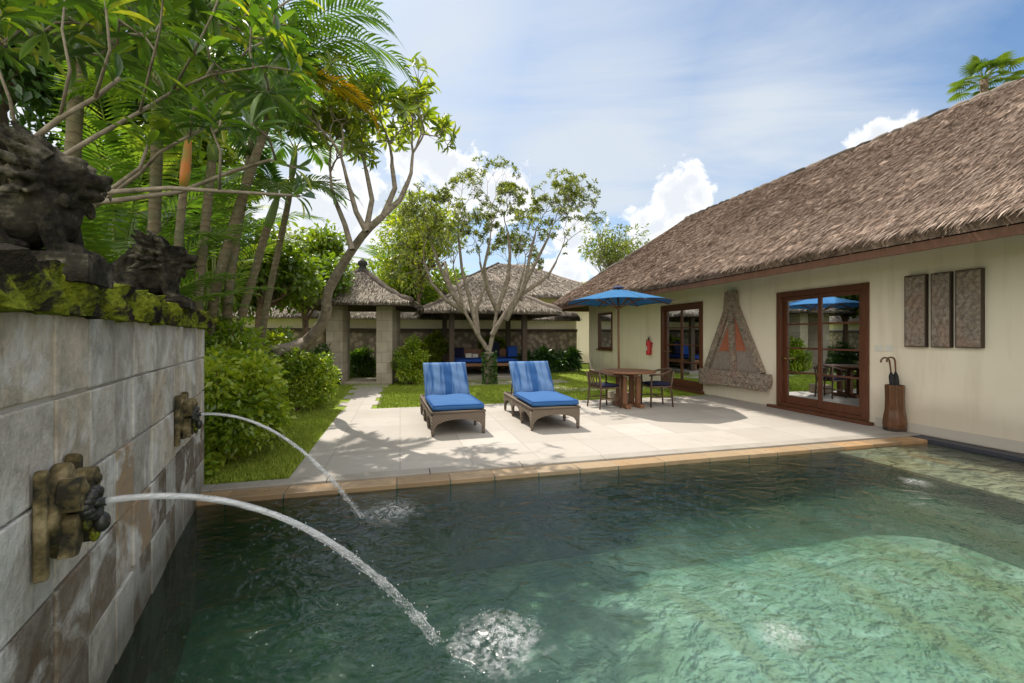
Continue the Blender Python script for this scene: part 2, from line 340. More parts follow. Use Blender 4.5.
def watery(name, lo, hi, sc, edge=True, stretch=(1, 1, 1), radial=False, core=0):
    m, nt, out = material(name)
    n = noise(nt, coords(nt, stretch), sc, 5, .7, .4)
    d = nd(nt, 'ShaderNodeBsdfDiffuse', {'Color': (.9, .92, .94, 1)}); tl = nd(nt, 'ShaderNodeBsdfTranslucent', {'Color': (.9, .92, .94, 1)})
    w = nd(nt, 'ShaderNodeMixShader', {0: .5, 1: d.outputs[0], 2: tl.outputs[0]})
    g = nd(nt, 'ShaderNodeBsdfGlossy', {'Roughness': .2}); w2 = nd(nt, 'ShaderNodeMixShader', {0: .10, 1: w.outputs[0], 2: g.outputs[0]})
    f = nd(nt, 'ShaderNodeMapRange', {'Value': n, 'From Min': .35, 'From Max': .65, 'To Min': lo, 'To Max': hi}).outputs[0]
    if core: f = math_(nt, 'ADD', f, nd(nt, 'ShaderNodeMapRange', {'Value': nd(nt, 'ShaderNodeVectorMath', {0: coords(nt)}, operation='LENGTH').outputs['Value'], 'From Min': .1, 'From Max': 1.25, 'To Min': core, 'To Max': -.12}).outputs[0], clamp=True)
    if edge: f = math_(nt, 'MULTIPLY', f, math_(nt, 'SUBTRACT', 1.0, nd(nt, 'ShaderNodeLayerWeight', {'Blend': .35}).outputs['Facing']), clamp=True)
    if radial:
        q = nd(nt, 'ShaderNodeVectorMath', {0: coords(nt, (1, 1, 0))}, operation='LENGTH').outputs['Value']
        q = math_(nt, 'ADD', q, math_(nt, 'MULTIPLY', math_(nt, 'SUBTRACT', noise(nt, coords(nt), 7, 3), .5), radial*1.3))
        f = math_(nt, 'MULTIPLY', f, nd(nt, 'ShaderNodeMapRange', {'Value': q, 'From Min': radial*.25, 'From Max': radial, 'To Min': 1.0, 'To Max': 0.0}).outputs[0], clamp=True)
    mx = nd(nt, 'ShaderNodeMixShader', {0: f, 1: nd(nt, 'ShaderNodeBsdfTransparent').outputs[0], 2: w2.outputs[0]}); nt.links.new(mx.outputs[0], out.inputs[0])
watery('jet_water', .0, .70, 26, True, (.25, .25, 1.2), core=.45)
watery('foam', -.25, .72, 20, False, radial=.30)
watery('bright_spot', -.15, .55, 45, False, radial=.16)  # pale film for the bright light spots put on the water
watery('droplet', .45, .8, 10, False)

# ------------------------------------------------------------------ mesh building
class MB:
    def __init__(s, M=None): s.v = []; s.f = []; s.r = []; s.M = M or Matrix()
    def add(s, vs, fs, r=None, M=None):
        o = len(s.v); T = s.M if M is None else s.M @ M
        s.v += [T @ Vector(p) for p in vs]; s.f += [tuple(i+o for i in f) for f in fs]
        r = random.random() if r is None else r; s.r += [r]*len(fs)
        return s
    def box(s, lo, hi, r=None, M=None):
        (a, b, c), (d, e, f) = lo, hi
        return s.add([(a, b, c), (d, b, c), (d, e, c), (a, e, c), (a, b, f), (d, b, f), (d, e, f), (a, e, f)],
            [(0, 3, 2, 1), (4, 5, 6, 7), (0, 1, 5, 4), (1, 2, 6, 5), (2, 3, 7, 6), (3, 0, 4, 7)], r, M)
    def cbox(s, c, d, r=None, M=None):
        return s.box([c[i]-d[i]/2 for i in range(3)], [c[i]+d[i]/2 for i in range(3)], r, M)
    def bar(s, p, q, w, h=None, r=None, up=(0, 0, 1)):
        p, q = Vector(p), Vector(q); d = q-p; L = d.length; z = d/L; u = Vector(up)
        if abs(z.dot(u)) > .98: u = Vector((1, 0, 0))
        x = u.cross(z).normalized(); y = z.cross(x); h = h or w
        M = Matrix((x, y, z)).transposed().to_4x4(); M.translation = p
        return s.box((-w/2, -h/2, 0), (w/2, h/2, L), r, M)
    def tube(s, pts, rad, n=8, r=None, cap=True):
        pts = [Vector(p) for p in pts]; k = len(pts)
        rad = rad if isinstance(rad, (list, tuple)) else [rad]*k
        vs = []; fs = []; ref = Vector((.31, .77, .55)).normalized()
        for i in range(k):
            t = (pts[min(i+1, k-1)]-pts[max(i-1, 0)]).normalized()
            x = (ref - t*ref.dot(t)); x = x.normalized() if x.length > 1e-4 else t.orthogonal().normalized()
            y = t.cross(x); ref = x
            for j in range(n):
                a = 2*math.pi*j/n; vs.append(pts[i] + (x*math.cos(a)+y*math.sin(a))*rad[i])
        for i in range(k-1):
            for j in range(n): fs.append((i*n+j, i*n+(j+1) % n, (i+1)*n+(j+1) % n, (i+1)*n+j))
        if cap: fs += [tuple(reversed(range(n))), tuple(range((k-1)*n, k*n))]
        return s.add(vs, fs, r)
    def lathe(s, prof, n=20, r=None, M=None):
        vs = []; fs = []
        for (rr, z) in prof:
            for j in range(n): a = 2*math.pi*j/n; vs.append((rr*math.cos(a), rr*math.sin(a), z))
        for i in range(len(prof)-1):
            for j in range(n): fs.append((i*n+j, i*n+(j+1) % n, (i+1)*n+(j+1) % n, (i+1)*n+j))
        fs += [tuple(reversed(range(n))), tuple(range((len(prof)-1)*n, len(prof)*n))]
        return s.add(vs, fs, r, M)
    def ball(s, c, rad, nu=14, nv=9, r=None, M=None):
        rad = rad if isinstance(rad, (list, tuple)) else (rad,)*3
        vs = []; fs = []
        for i in range(1, nv):
            th = math.pi*i/nv
            for j in range(nu):
                a = 2*math.pi*j/nu; vs.append((c[0]+rad[0]*math.sin(th)*math.cos(a), c[1]+rad[1]*math.sin(th)*math.sin(a), c[2]+rad[2]*math.cos(th)))
        t = len(vs); vs += [(c[0], c[1], c[2]+rad[2]), (c[0], c[1], c[2]-rad[2])]
        for i in range(nv-2):
            for j in range(nu): fs.append((i*nu+j, (i+1)*nu+j, (i+1)*nu+(j+1) % nu, i*nu+(j+1) % nu))
        for j in range(nu): fs += [(t, j, (j+1) % nu), (t+1, (nv-2)*nu+(j+1) % nu, (nv-2)*nu+j)]
        return s.add(vs, fs, r, M)
    def prism(s, poly, d0, d1, fn, r=None):
        """poly = 2D outline; fn(u, v, d) -> point"""
        n = len(poly); vs = [fn(u, v, d0) for u, v in poly]+[fn(u, v, d1) for u, v in poly]
        fs = [tuple(range(n)), tuple(reversed(range(n, 2*n)))]+[(i, i+n, (i+1) % n+n, (i+1) % n) for i in range(n)]
        return s.add(vs, fs, r)
    def grid(s, fn, nu, nv, r=None):
        vs = [fn(i/nu, j/nv) for j in range(nv+1) for i in range(nu+1)]
        fs = [(j*(nu+1)+i, j*(nu+1)+i+1, (j+1)*(nu+1)+i+1, (j+1)*(nu+1)+i) for j in range(nv) for i in range(nu)]
        return s.add(vs, fs, r)
    def build(s, name, mat, parent=None, smooth=False, bevel=0, seg=2, origin=None, solid=0, fix=True):
        me = bpy.data.meshes.new(name)
        off = Vector(origin) if origin is not None else Vector((0, 0, 0))
        me.from_pydata([tuple(p-off) for p in s.v], [], s.f)
        a = me.attributes.new('rnd', 'FLOAT', 'FACE'); a.data.foreach_set('value', s.r)
        if fix:
            import bmesh
            b = bmesh.new(); b.from_mesh(me); bmesh.ops.recalc_face_normals(b, faces=b.faces); b.to_mesh(me); b.free()
        if smooth: me.polygons.foreach_set('use_smooth', [True]*len(me.polygons))
        me.materials.append(MATS[mat])
        o = bpy.data.objects.new(name, me); COL.objects.link(o)
        if parent is not None: o.parent = parent
        elif origin is not None: o.location = off
        if bevel:
            m_ = o.modifiers.new('bevel', 'BEVEL'); m_.width = bevel; m_.segments = seg; m_.limit_method = 'ANGLE'
        if solid:
            m_ = o.modifiers.new('solid', 'SOLIDIFY'); m_.thickness = solid
        return o
def tag(o, label=None, cat=None, group=None, kind=None):
    if label: o['label'] = label
    if cat: o['category'] = cat
    if group: o['group'] = group
    if kind: o['kind'] = kind
    return o
def thing(name, label, cat, loc=(0, 0, 0), rz=0.0, group=None):
    o = bpy.data.objects.new(name, None); COL.objects.link(o); o.location = loc; o.rotation_euler = (0, 0, rz)
    o.empty_display_size = .1
    return tag(o, label, cat, group)
def copy_tree(o, parent=None):
    kids = list(o.children); c = o.copy(); COL.objects.link(c)
    if parent is not None: c.parent = parent
    for k in kids: copy_tree(k, c)
    return c
def struct(o): o['kind'] = 'structure'; return o

# leaves in bulk -----------------------------------------------------------
TEMPL = {
 'flat': ([(0, 0, 0), (-.5, .4, .035), (0, 1, .02), (.5, .4, .035)], [(0, 3, 2), (0, 2, 1)]),
 'lo': ([(0, 0, 0), (-.5, .45, .10), (0, 1, -.08), (.5, .45, .10)], [(0, 3, 2), (0, 2, 1)]),
 'mid': ([(0, 0, 0), (-.40, .32, .07), (0, .32, 0), (.40, .32, .07), (-.46, .68, .0), (0, .68, -.07), (.46, .68, .0), (0, 1, -.20)],
         [(0, 3, 2), (0, 2, 1), (1, 2, 5, 4), (2, 3, 6, 5), (4, 5, 7), (5, 6, 7)]),
 'hi': ([(0, -.05, 0)] + [p for t, w, z in ((.12, .10, 0), (.3, .36, .0), (.5, .48, -.02), (.7, .46, -.07), (.87, .27, -.13)) for p in ((-w, t, z+.12*w), (0, t, z), (w, t, z+.12*w))] + [(0, 1, -.2)],
        [(0, 3, 2), (0, 2, 1)] + [f for k in range(4) for f in ((1+3*k, 2+3*k, 5+3*k, 4+3*k), (2+3*k, 3+3*k, 6+3*k, 5+3*k))] + [(13, 14, 16), (14, 15, 16)]),
}
def unit(a): return a/np.maximum(np.linalg.norm(a, axis=-1, keepdims=True), 1e-9)
def leaf_arrays(P, D, N, ln, wd, kind='lo'):
    tv, tf = TEMPL[kind]; tv = np.array(tv); n = len(P)
    D = unit(D); X = unit(np.cross(D, N)); Z = np.cross(X, D)
    ln = np.broadcast_to(np.asarray(ln, float), (n,)); wd = np.broadcast_to(np.asarray(wd, float), (n,))
    V = P[:, None, :] + X[:, None, :]*(tv[None, :, 0, None]*wd[:, None, None]) + D[:, None, :]*(tv[None, :, 1, None]*ln[:, None, None]) + Z[:, None, :]*(tv[None, :, 2, None]*ln[:, None, None])
    return V, tf
def leaf_mesh(name, sets, mat, parent=None, origin=(0, 0, 0), smooth=False):
    """sets: list of (V[n,k,3], template faces, rnd[n])"""
    vs = []; li = []; ls = []; rr = []; vo = 0; lo = 0
    for V, tf, rd in sets:
        n, k, _ = V.shape; vs.append(V.reshape(-1, 3)); base = vo + np.arange(n)*k
        flat = np.array([i for f in tf for i in f]); tot = np.array([len(f) for f in tf]); st = np.concatenate([[0], np.cumsum(tot)[:-1]])
        li.append((base[:, None]+flat[None, :]).ravel()); ls.append((lo+np.arange(n)[:, None]*len(flat)+st[None, :]).ravel())
        rr.append(np.repeat(rd, len(tf))); vo += n*k; lo += n*len(flat)
    vs = np.concatenate(vs)-np.array(origin); li = np.concatenate(li); ls = np.concatenate(ls); rr = np.concatenate(rr)
    me = bpy.data.meshes.new(name); me.vertices.add(len(vs)); me.vertices.foreach_set('co', vs.astype(np.float32).ravel())
    me.loops.add(len(li)); me.loops.foreach_set('vertex_index', li.astype(np.int32))
    me.polygons.add(len(ls)); me.polygons.foreach_set('loop_start', ls.astype(np.int32))
    me.update(calc_edges=True); me.validate()
    a = me.attributes.new('rnd', 'FLOAT', 'FACE'); a.data.foreach_set('value', rr.astype(np.float32)[:len(me.polygons)])
    if smooth: me.polygons.foreach_set('use_smooth', [True]*len(me.polygons))
    me.materials.append(MATS[mat]); o = bpy.data.objects.new(name, me); COL.objects.link(o)
    if parent is not None: o.parent = parent
    return o
def rdir(n): return unit(rng.normal(size=(n, 3)))
def clump_leaves(clumps, n, ln, wd, kind='lo', shell=.45, flat=.75):
    """leaves through lumpy clumps [(centre, radius)], denser near each clump's skin"""
    C = np.array([c for c, r in clumps]); Rr = np.array([r for c, r in clumps])
    w = Rr**2; idx = rng.choice(len(clumps), n, p=w/w.sum())
    d = rdir(n); q = shell + (1-shell)*rng.random(n)**.6 + .12*rng.normal(size=n)
    P = C[idx] + d*np.array([1, 1, flat])*(Rr[idx]*q)[:, None]
    D = d*.7 + rdir(n)*.7 + np.array([0, 0, -.15]); Nn = rdir(n)*.8 + np.array([0, 0, 1.0])
    s = .65+.6*rng.random(n)
    V, tf = leaf_arrays(P, D, Nn, ln*s, wd*s, kind)
    cl = rng.random(len(clumps))
    return V, tf, np.clip(.45*rng.random(n)+.4*cl[idx]+.15*rng.random(n), 0, 1)

# ------------------------------------------------------------------ trees and plants
def grow(mb, tips, p, d, L, r, lev, spread=.75, up=.25, wob=.12, kids=(2, 3), shrink=.76, n=6, gate=None):
    pts = [p]; rad = [r]; q = p.copy(); dd = d.normalized()
    for k in range(3):
        dd = (dd + Vector((random.gauss(0, wob), random.gauss(0, wob), random.gauss(0, wob)+up*.2))).normalized()
        q = q + dd*(L/3); pts.append(q.copy()); rad.append(r*(1-.13*(k+1)))
    mb.tube(pts, rad, n=n, cap=False)
    if lev == 0: tips.append((q, dd)); return
    m_ = random.choice(kids); a0 = random.random()*6.28
    x = dd.orthogonal().normalized(); y = dd.cross(x)
    for i in range(m_):
        a = a0 + i*6.283/m_ + random.gauss(0, .3); sp = spread*random.uniform(.7, 1.2)
        nd_ = dd + (x*math.cos(a)+y*math.sin(a))*sp + Vector((0, 0, up))
        grow(mb, tips, q, nd_.normalized(), L*shrink*random.uniform(.75, 1.2), r*.66, lev-1, spread, up, wob, kids, shrink, max(4, n-1), gate)
def whorls(tips, per, ln, wd, kind='mid', out=1.0, back=.0):
    P = []; D = []; N = []
    for q, d in tips:
        d = Vector(d).normalized(); x = d.orthogonal().normalized(); y = d.cross(x); m_ = random.randint(*per)
        for i in range(m_):
            a = i*2.4 + random.random()*.6; e = random.uniform(.25, 1.0)
            v = (x*math.cos(a)+y*math.sin(a))*out + d*e*.8
            P.append(q - d*random.random()*.06); D.append(v); N.append(d*1.0 + Vector((0, 0, .4)))
    P, D, N = np.array(P), np.array(D), np.array(N); n = len(P); s = .7+.5*rng.random(n)
    V, tf = leaf_arrays(P, D, N, ln*s, wd*s, kind)
    return V, tf, rng.random(n)**1.1
def broad_tree(name, label, base, top, crown, leafn, ln, wd, mat, bark='brown_bark', group=None, cat='tree', nclump=14, shell=.35, kind='lo', trunk_r=.12):
    """crown=(centre, (rx,ry,rz))"""
    root = thing(name, label, cat, base, 0, group); c, rad = Vector(crown[0]), crown[1]
    cl = []
    for i in range(nclump):
        d = Vector(rdir(1)[0]); q = random.random()**.5
        cl.append(((c.x+d.x*rad[0]*q*.72, c.y+d.y*rad[1]*q*.72, c.z+d.z*rad[2]*q*.72), min(rad)*random.uniform(.32, .55)))
    mb = MB(); b = Vector(base); mid = b.lerp(c, .55)+Vector((random.uniform(-.15, .15), random.uniform(-.15, .15), 0))
    mb.tube([b, b.lerp(mid, .5)+Vector((.05, 0, 0)), mid, c], [trunk_r, trunk_r*.85, trunk_r*.7, trunk_r*.35], 8)
    for cc, rr in cl:
        q = mid.lerp(c, random.random()); e = Vector(cc); k = q.lerp(e, .5)+Vector((0, 0, -.1*rad[2]))
        mb.tube([q, k, e], [trunk_r*.4, trunk_r*.25, trunk_r*.08], 5, cap=False)
        for _ in range(3):
            e2 = e+Vector(rdir(1)[0])*rr*.8; mb.tube([k, k.lerp(e2, .6), e2], [trunk_r*.16, trunk_r*.1, .004], 4, cap=False)
    mb.build('trunk', bark, root, True, origin=base)
    leaf_mesh('crown', [clump_leaves(cl, leafn, ln, wd, kind, shell)], mat, root, base)
    return root
def shrub(label, base, rad, n, ln, wd, mat, group=None, cat='shrub', nclump=16, kind='lo', name='shrub'):
    root = thing(name, label, cat, base, 0, group); b = Vector(base); cl = []
    for i in range(nclump):
        a = random.random()*6.28; q = random.random()**.5; h = random.random()
        cl.append(((b.x+math.cos(a)*q*rad[0]*.75, b.y+math.sin(a)*q*rad[1]*.75, b.z+rad[2]*(.14+.72*h*(1-.35*q*q))), min(rad[0], rad[1], rad[2])*random.uniform(.26, .42)))
    mb = MB()
    for cc, rr in cl:
        s = b+Vector((random.gauss(0, .08), random.gauss(0, .08), 0)); e = Vector(cc)+Vector((0, 0, rr*.5))
        mb.tube([s, s.lerp(e, .5)+Vector((0, 0, .08)), e], [.018, .012, .005], 5, cap=False)
    mb.build('stem', 'brown_bark', root, True, origin=base)
    leaf_mesh('foliage', [clump_leaves(cl, n, ln, wd, kind, .45, .9)], mat, root, base)
    return root
def frond_mesh(base, az, e0, e1, L, nl, ll, lw, droop=.35, vee=.25, twist=0.0):
    """one feather leaf: returns (rachis points, leaflet V array, faces, rnd)"""
    pts = []; dirs = []; q = np.array(base, float); seg = 16; h = np.array([math.cos(az), math.sin(az), 0])
    for i in range(seg+1):
        t = i/seg; e = e0+(e1-e0)*t**1.3; d = h*math.cos(e)+np.array([0, 0, math.sin(e)])
        pts.append(q.copy()); dirs.append(d); q = q+d*L/seg
    pts = np.array(pts); dirs = np.array(dirs); Vs = []
    side0 = np.array([-math.sin(az), math.cos(az), 0])
    for i in range(nl):
        t = .14+.86*(i+.5)/nl; f = t*seg; k = min(int(f), seg-1); u = f-k
        p = pts[k]*(1-u)+pts[k+1]*u; d = dirs[k]; up = np.cross(d, side0)*-1 if np.cross(d, side0)[2] < 0 else np.cross(d, side0)
        prof = math.sin(math.pi*min(1, (.16+.84*t)))**.6 if t < .95 else .5
        l = ll*max(.35, prof)*random.uniform(.9, 1.1)
        for sg in (-1, 1):
            o = sg*side0*(.86) + d*(.42+.5*t) + up*vee + np.array([0, 0, random.gauss(0, .05)])
            o = o/np.linalg.norm(o); w = np.cross(o, up); w = w/np.linalg.norm(w)*lw*.5
            dr = np.array([0, 0, -1.0])*droop*l
            m1 = p+o*l*.35+dr*.08; m2 = p+o*l*.7+dr*.42; tp = p+o*l+dr*1.0
            Vs.append([p, m1-w, m1+w, m2-w*.85, m2+w*.85, tp])
    return pts, np.array(Vs), [(0, 2, 1), (1, 2, 4, 3), (3, 4, 5)]
def frond(parent, origin, base, az, e0, e1, L, nl, ll, lw, mat, droop=.35, vee=.25, name='frond', rr=.014):
    pts, V, tf = frond_mesh(base, az, e0, e1, L, nl, ll, lw, droop, vee)
    # rachis as a square rod made from the same arrays
    k = len(pts); rods = []
    for i in range(k-1):
        a, b = pts[i], pts[i+1]; d = unit(b-a); x = unit(np.cross(d, [.1, .2, 1.0])); y = np.cross(d, x)
        ra = rr*(1-.75*i/(k-1)); rb = rr*(1-.75*(i+1)/(k-1))
        rods.append([a+x*ra, a+y*ra, a-x*ra, a-y*ra, b+x*rb, b+y*rb, b-x*rb, b-y*rb])
    rods = np.array(rods); rf = [(0, 1, 5, 4), (1, 2, 6, 5), (2, 3, 7, 6), (3, 0, 4, 7)]
    tone = random.random()*.5
    return leaf_mesh(name, [(V, tf, np.clip(tone+.5*rng.random(len(V)), 0, 1)), (rods, rf, np.full(len(rods), .95))], mat, parent, origin)
def palm(label, pts, r0, r1, shaft, fr, mat='palm_leaf', group=None, name='palm_tree', L=2.2, ll=.55, lw=.035, nl=34, droop=.35):
    """pts: trunk polyline in world; fr: list of (azimuth deg, e0, e1, scale, mat or None)"""
    base = pts[0]; root = thing(name, label, 'palm', base, 0, group)
    n = len(pts); sm = []
    for i in range(n-1):
        for k in range(6): sm.append(Vector(pts[i]).lerp(Vector(pts[i+1]), k/6))
    sm.append(Vector(pts[-1]))
    for _ in range(3): sm = [sm[0]]+[(sm[i-1]+sm[i]*2+sm[i+1])/4 for i in range(1, len(sm)-1)]+[sm[-1]]
    m_ = len(sm); r0 *= .78; r1 *= .8
    MB().tube(sm, [r0+(r1-r0)*i/(m_-1)+(.004 if i % 2 else 0) for i in range(m_)], 10).build('trunk', 'palm_bark', root, True, origin=base)
    top = sm[-1]; d = (sm[-1]-sm[-3]).normalized(); q = top+d*.55
    MB().tube([top-d*.02, top+d*.12, top+d*.4, q], [r1*1.05, r1*1.35, r1*1.05, r1*.55], 10).build('crownshaft', shaft, root, True, origin=base)
    for az, e0, e1, sc, mm in fr:
        frond(root, base, q-d*.08, R(az), R(e0), R(e1), L*sc, nl, ll*sc**.5, lw, mm or mat, droop)
    return root

# ------------------------------------------------------------------ camera, sun, sky
cam = bpy.data.cameras.new('camera'); co = bpy.data.objects.new('camera', cam); COL.objects.link(co)
co.location = (0, 0, CAMH); co.rotation_euler = (R(90), 0, 0); cam.sensor_width = 36; cam.lens = F/1024*36
cam.shift_y = -(341.5-HZ)/1024; cam.clip_start = .05; cam.clip_end = 2000; scene.camera = co
AZ, EL = R(33), R(56)
SUN = Vector((-math.sin(AZ)*math.cos(EL), math.cos(AZ)*math.cos(EL), math.sin(EL)))
sl = bpy.data.lights.new('sun', 'SUN'); sl.energy = 3.6; sl.angle = R(.53); sl.color = (1, .93, .82)
so = bpy.data.objects.new('sun', sl); COL.objects.link(so); so.rotation_euler = (-SUN).to_track_quat('-Z', 'Y').to_euler(); so.location = SUN*60

w = bpy.data.worlds.new('World'); scene.world = w; w.use_nodes = True; nt = w.node_tree; nt.nodes.clear()
sky = nd(nt, 'ShaderNodeTexSky', sky_type='NISHITA', sun_disc=False, sun_elevation=EL, sun_rotation=-AZ, altitude=50, air_density=1.0, dust_density=1.2, ozone_density=1.5)
g = nt.nodes.new('ShaderNodeTexCoord').outputs['Generated']
def pdir(px, py): return Vector(((px-512)/F, 1, (HZ-py)/F)).normalized()
base = mixc(nt, 1.0, sky.outputs[0], (.74, .87, .94), 'MULTIPLY')
CLD = 5.6; FILL = 2.7
# veil and cirrus, laid out by direction on the dome
sep = nd(nt, 'ShaderNodeSeparateXYZ', {0: g})
hz = math_(nt, 'MAXIMUM', sep.outputs[2], .06)
px_ = math_(nt, 'DIVIDE', sep.outputs[0], hz); py_ = math_(nt, 'DIVIDE', sep.outputs[1], hz)
pl = nd(nt, 'ShaderNodeCombineXYZ', {0: px_, 1: py_, 2: 0.0}).outputs[0]
cm = nd(nt, 'ShaderNodeMapping', {'Vector': pl, 'Rotation': (0, 0, R(-28)), 'Scale': (.40, .95, 1)}).outputs[0]
ci = noise(nt, cm, 1.15, 7, .58, .7)
def blob(px, py, rad, soft=1.0):
    d = nd(nt, 'ShaderNodeVectorMath', {0: g, 1: pdir(px, py)}, operation='DISTANCE').outputs['Value']
    return math_(nt, 'SUBTRACT', 1.0, math_(nt, 'DIVIDE', d, rad))
def smax(l):
    a = l[0]
    for b in l[1:]: a = math_(nt, 'MAXIMUM', a, b)
    return a
br = smax([blob(600, 130, .55), blob(430, 60, .5), blob(760, 110, .38), blob(330, 180, .6)])
cf = math_(nt, 'ADD', math_(nt, 'MULTIPLY', math_(nt, 'MAXIMUM', br, 0.0), .55), math_(nt, 'MULTIPLY', ci, 1.0))
cirrus = ramp(nt, cf, [(.53, 0), (.66, .20), (.82, .58), (1.0, .9)])
col = mixc(nt, cirrus, base, (CLD*.80, CLD*.87, CLD*.95))
cu = smax([blob(676, 196, .085), blob(660, 228, .085), blob(700, 195, .05), blob(690, 182, .05), blob(645, 248, .08), blob(470, 185, .09), blob(440, 160, .07), blob(500, 200, .09), blob(884, 142, .05), blob(575, 240, .07), blob(600, 262, .06), blob(420, 150, .10), blob(560, 290, .13), blob(325, 225, .18), blob(180, 160, .18), blob(-200, 100, .6)])
nz = noise(nt, g, 17.0, 8, .60, .35); nz2 = noise(nt, g, 6.0, 4, .5)
cuf = math_(nt, 'ADD', cu, math_(nt, 'MULTIPLY', math_(nt, 'SUBTRACT', nz, .5), 2.3))
cmask = ramp(nt, cuf, [(.16, 0), (.36, .95)])
ccol = mixc(nt, ramp(nt, math_(nt, 'ADD', cuf, math_(nt, 'MULTIPLY', nz2, .4)), [(.35, 0), (1.0, 1)]), (CLD*1.3, CLD*1.3, CLD*1.3), (CLD*.92, CLD*.96, CLD*1.02))
col = mixc(nt, cmask, col, ccol)
# an added bright cloud bank lifts the shade, unseen behind the viewer and overhead
bk = nd(nt, 'ShaderNodeMapRange', {'Value': sep.outputs[1], 'From Min': .05, 'From Max': -.45, 'To Min': 0, 'To Max': 1}, interpolation_type='SMOOTHSTEP').outputs[0]
tpz = nd(nt, 'ShaderNodeMapRange', {'Value': sep.outputs[2], 'From Min': .70, 'From Max': .92, 'To Min': 0, 'To Max': .6}, interpolation_type='SMOOTHSTEP').outputs[0]
fill = math_(nt, 'MULTIPLY', math_(nt, 'MAXIMUM', bk, tpz), ramp(nt, nz2, [(.3, .65), (.65, 1)]))
col = mixc(nt, fill, col, (CLD*FILL*1.04, CLD*FILL, CLD*FILL*.92))
bg = nd(nt, 'ShaderNodeBackground', {'Color': col, 'Strength': .10})
nt.links.new(bg.outputs[0], nd(nt, 'ShaderNodeOutputWorld').inputs[0])
vs_ = scene.view_settings; vs_.view_transform = 'Standard'; vs_.look = 'None'; vs_.exposure = 0.75; vs_.gamma = 1; vs_.use_curve_mapping = False
scene.cycles.max_bounces = 8; scene.cycles.transparent_max_bounces = 24; scene.cycles.caustics_reflective = False; scene.cycles.caustics_refractive = False
scene.cycles.sample_clamp_indirect = 6

# ------------------------------------------------------------------ the setting
WZ = -.06
g0 = MB()
O = 170
for (a, b, c, d) in ((-O, O, -O, -1.35), (-O, O, 4.85, O), (-O, -7, -1.35, 4.85), (7.42, O, -1.35, 4.85)):
    g0.add([LS(a, c, -.05), LS(b, c, -.05), LS(b, d, -.05), LS(a, d, -.05)], [(0, 1, 2, 3)])
struct(g0.build('ground', 'lawn'))
lw_ = MB()
lw_.add([LS(-2.6, 4.8, -.02), LS(-1.1, 4.8, -.02), LS(-1.1, 9, -.02), LS(7.46, 9.0, -.02), LS(7.46, 17.2, -.02), LS(-2.6, 17.2, -.02)], [(0, 1, 2, 3, 4, 5)])
struct(lw_.build('lawn', 'lawn'))
bed = MB(); e = fw(4.2); b1 = fw(4.2, 0, -.3); b2 = fw(-1.3, 0, -.3)
bed.add([b2+Vector((0, 0, -.01)), b1+Vector((0, 0, -.01)), LS(-1.9, 4.8, -.01), LS(-1.95, 8, -.01), LS(-2.6, 13, -.01), LS(-12, 13, -.01), LS(-12, -1.3, -.01)], [(0, 1, 2, 3, 4, 5, 6)])
struct(bed.build('planting_bed', 'soil'))
t = MB(); t.box((-1.1, 4.8, -.15), (7.46, 9.0, 0)); o = struct(t.build('terrace', 'terrace_stone', bevel=.006)); o.rotation_euler = (0, 0, ROT)
k = MB()
for i in range(10): k.box((-2.75+i*1.02, 4.62, -.2), (min(7.455, -2.75+i*1.02+1.014), 4.8-.003, .006), None)
o = struct(k.build('kerb', 'grey_kerb_stone', bevel=.008)); o.rotation_euler = (0, 0, ROT)
k = MB(); x = -2.75
while x < 7.15:
    wdt = random.uniform(.42, .62); x1 = min(x+wdt, 7.22); k.box((x, 4.40, -.25), (x1-.004, 4.617, -.012-random.random()*.006)); x = x1
o = struct(k.build('pool_coping', 'tan_stone', bevel=.006)); o.rotation_euler = (0, 0, ROT)
# pool basin
pa = toLS(fw(4.6)); 
def fwL(s):                                   # fountain wall line as L for a given s
    Y = (s - SA*.761)/(SA*.533+CA); p = fw(Y); return toLS(p)[0]
pb = MB(); L0, L1 = fwL(4.4)-.05, fwL(-1.3)-.05
f4 = [LS(L0, 4.40, -1.35), LS(5.55, 4.40, -1.35), LS(5.55, -1.3, -1.35), LS(L1, -1.3, -1.35)]
for i in range(4):
    j = (i+1) % 4; zt = -.095 if i == 1 else -.02
    a, b = f4[i], f4[j]; pb.add([a, b, Vector((b.x, b.y, zt)), Vector((a.x, a.y, zt))], [(0, 1, 2, 3)])
struct(pb.build('pool_basin', 'shaded_pool_stone', fix=False))
fl = MB(); NL, NS = 110, 90
def sst(a, b, x): t_ = min(1, max(0, (x-a)/(b-a))); return t_*t_*(3-2*t_)
def floor_f(L, s_):  # raises the floor and sets its painted shade-to-sun tone
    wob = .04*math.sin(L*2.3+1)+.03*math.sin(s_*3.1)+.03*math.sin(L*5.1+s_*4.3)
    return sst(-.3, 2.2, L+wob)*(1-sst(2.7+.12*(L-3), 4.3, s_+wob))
for j in range(NS):
    for i in range(NL):
        q = []
        for (a, b) in ((i, j), (i+1, j), (i+1, j+1), (i, j+1)):
            s_ = -1.3+5.7*b/NS; Lm = fwL(s_)-.06; L_ = Lm+(5.552-Lm)*a/NL; q.append(LS(L_, s_, -.98+.28*floor_f(L_, s_)))
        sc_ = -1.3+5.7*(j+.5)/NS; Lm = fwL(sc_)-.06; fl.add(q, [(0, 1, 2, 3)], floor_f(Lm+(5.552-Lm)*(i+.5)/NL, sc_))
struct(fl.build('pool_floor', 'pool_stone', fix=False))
ld = MB(); s = 4.40; 
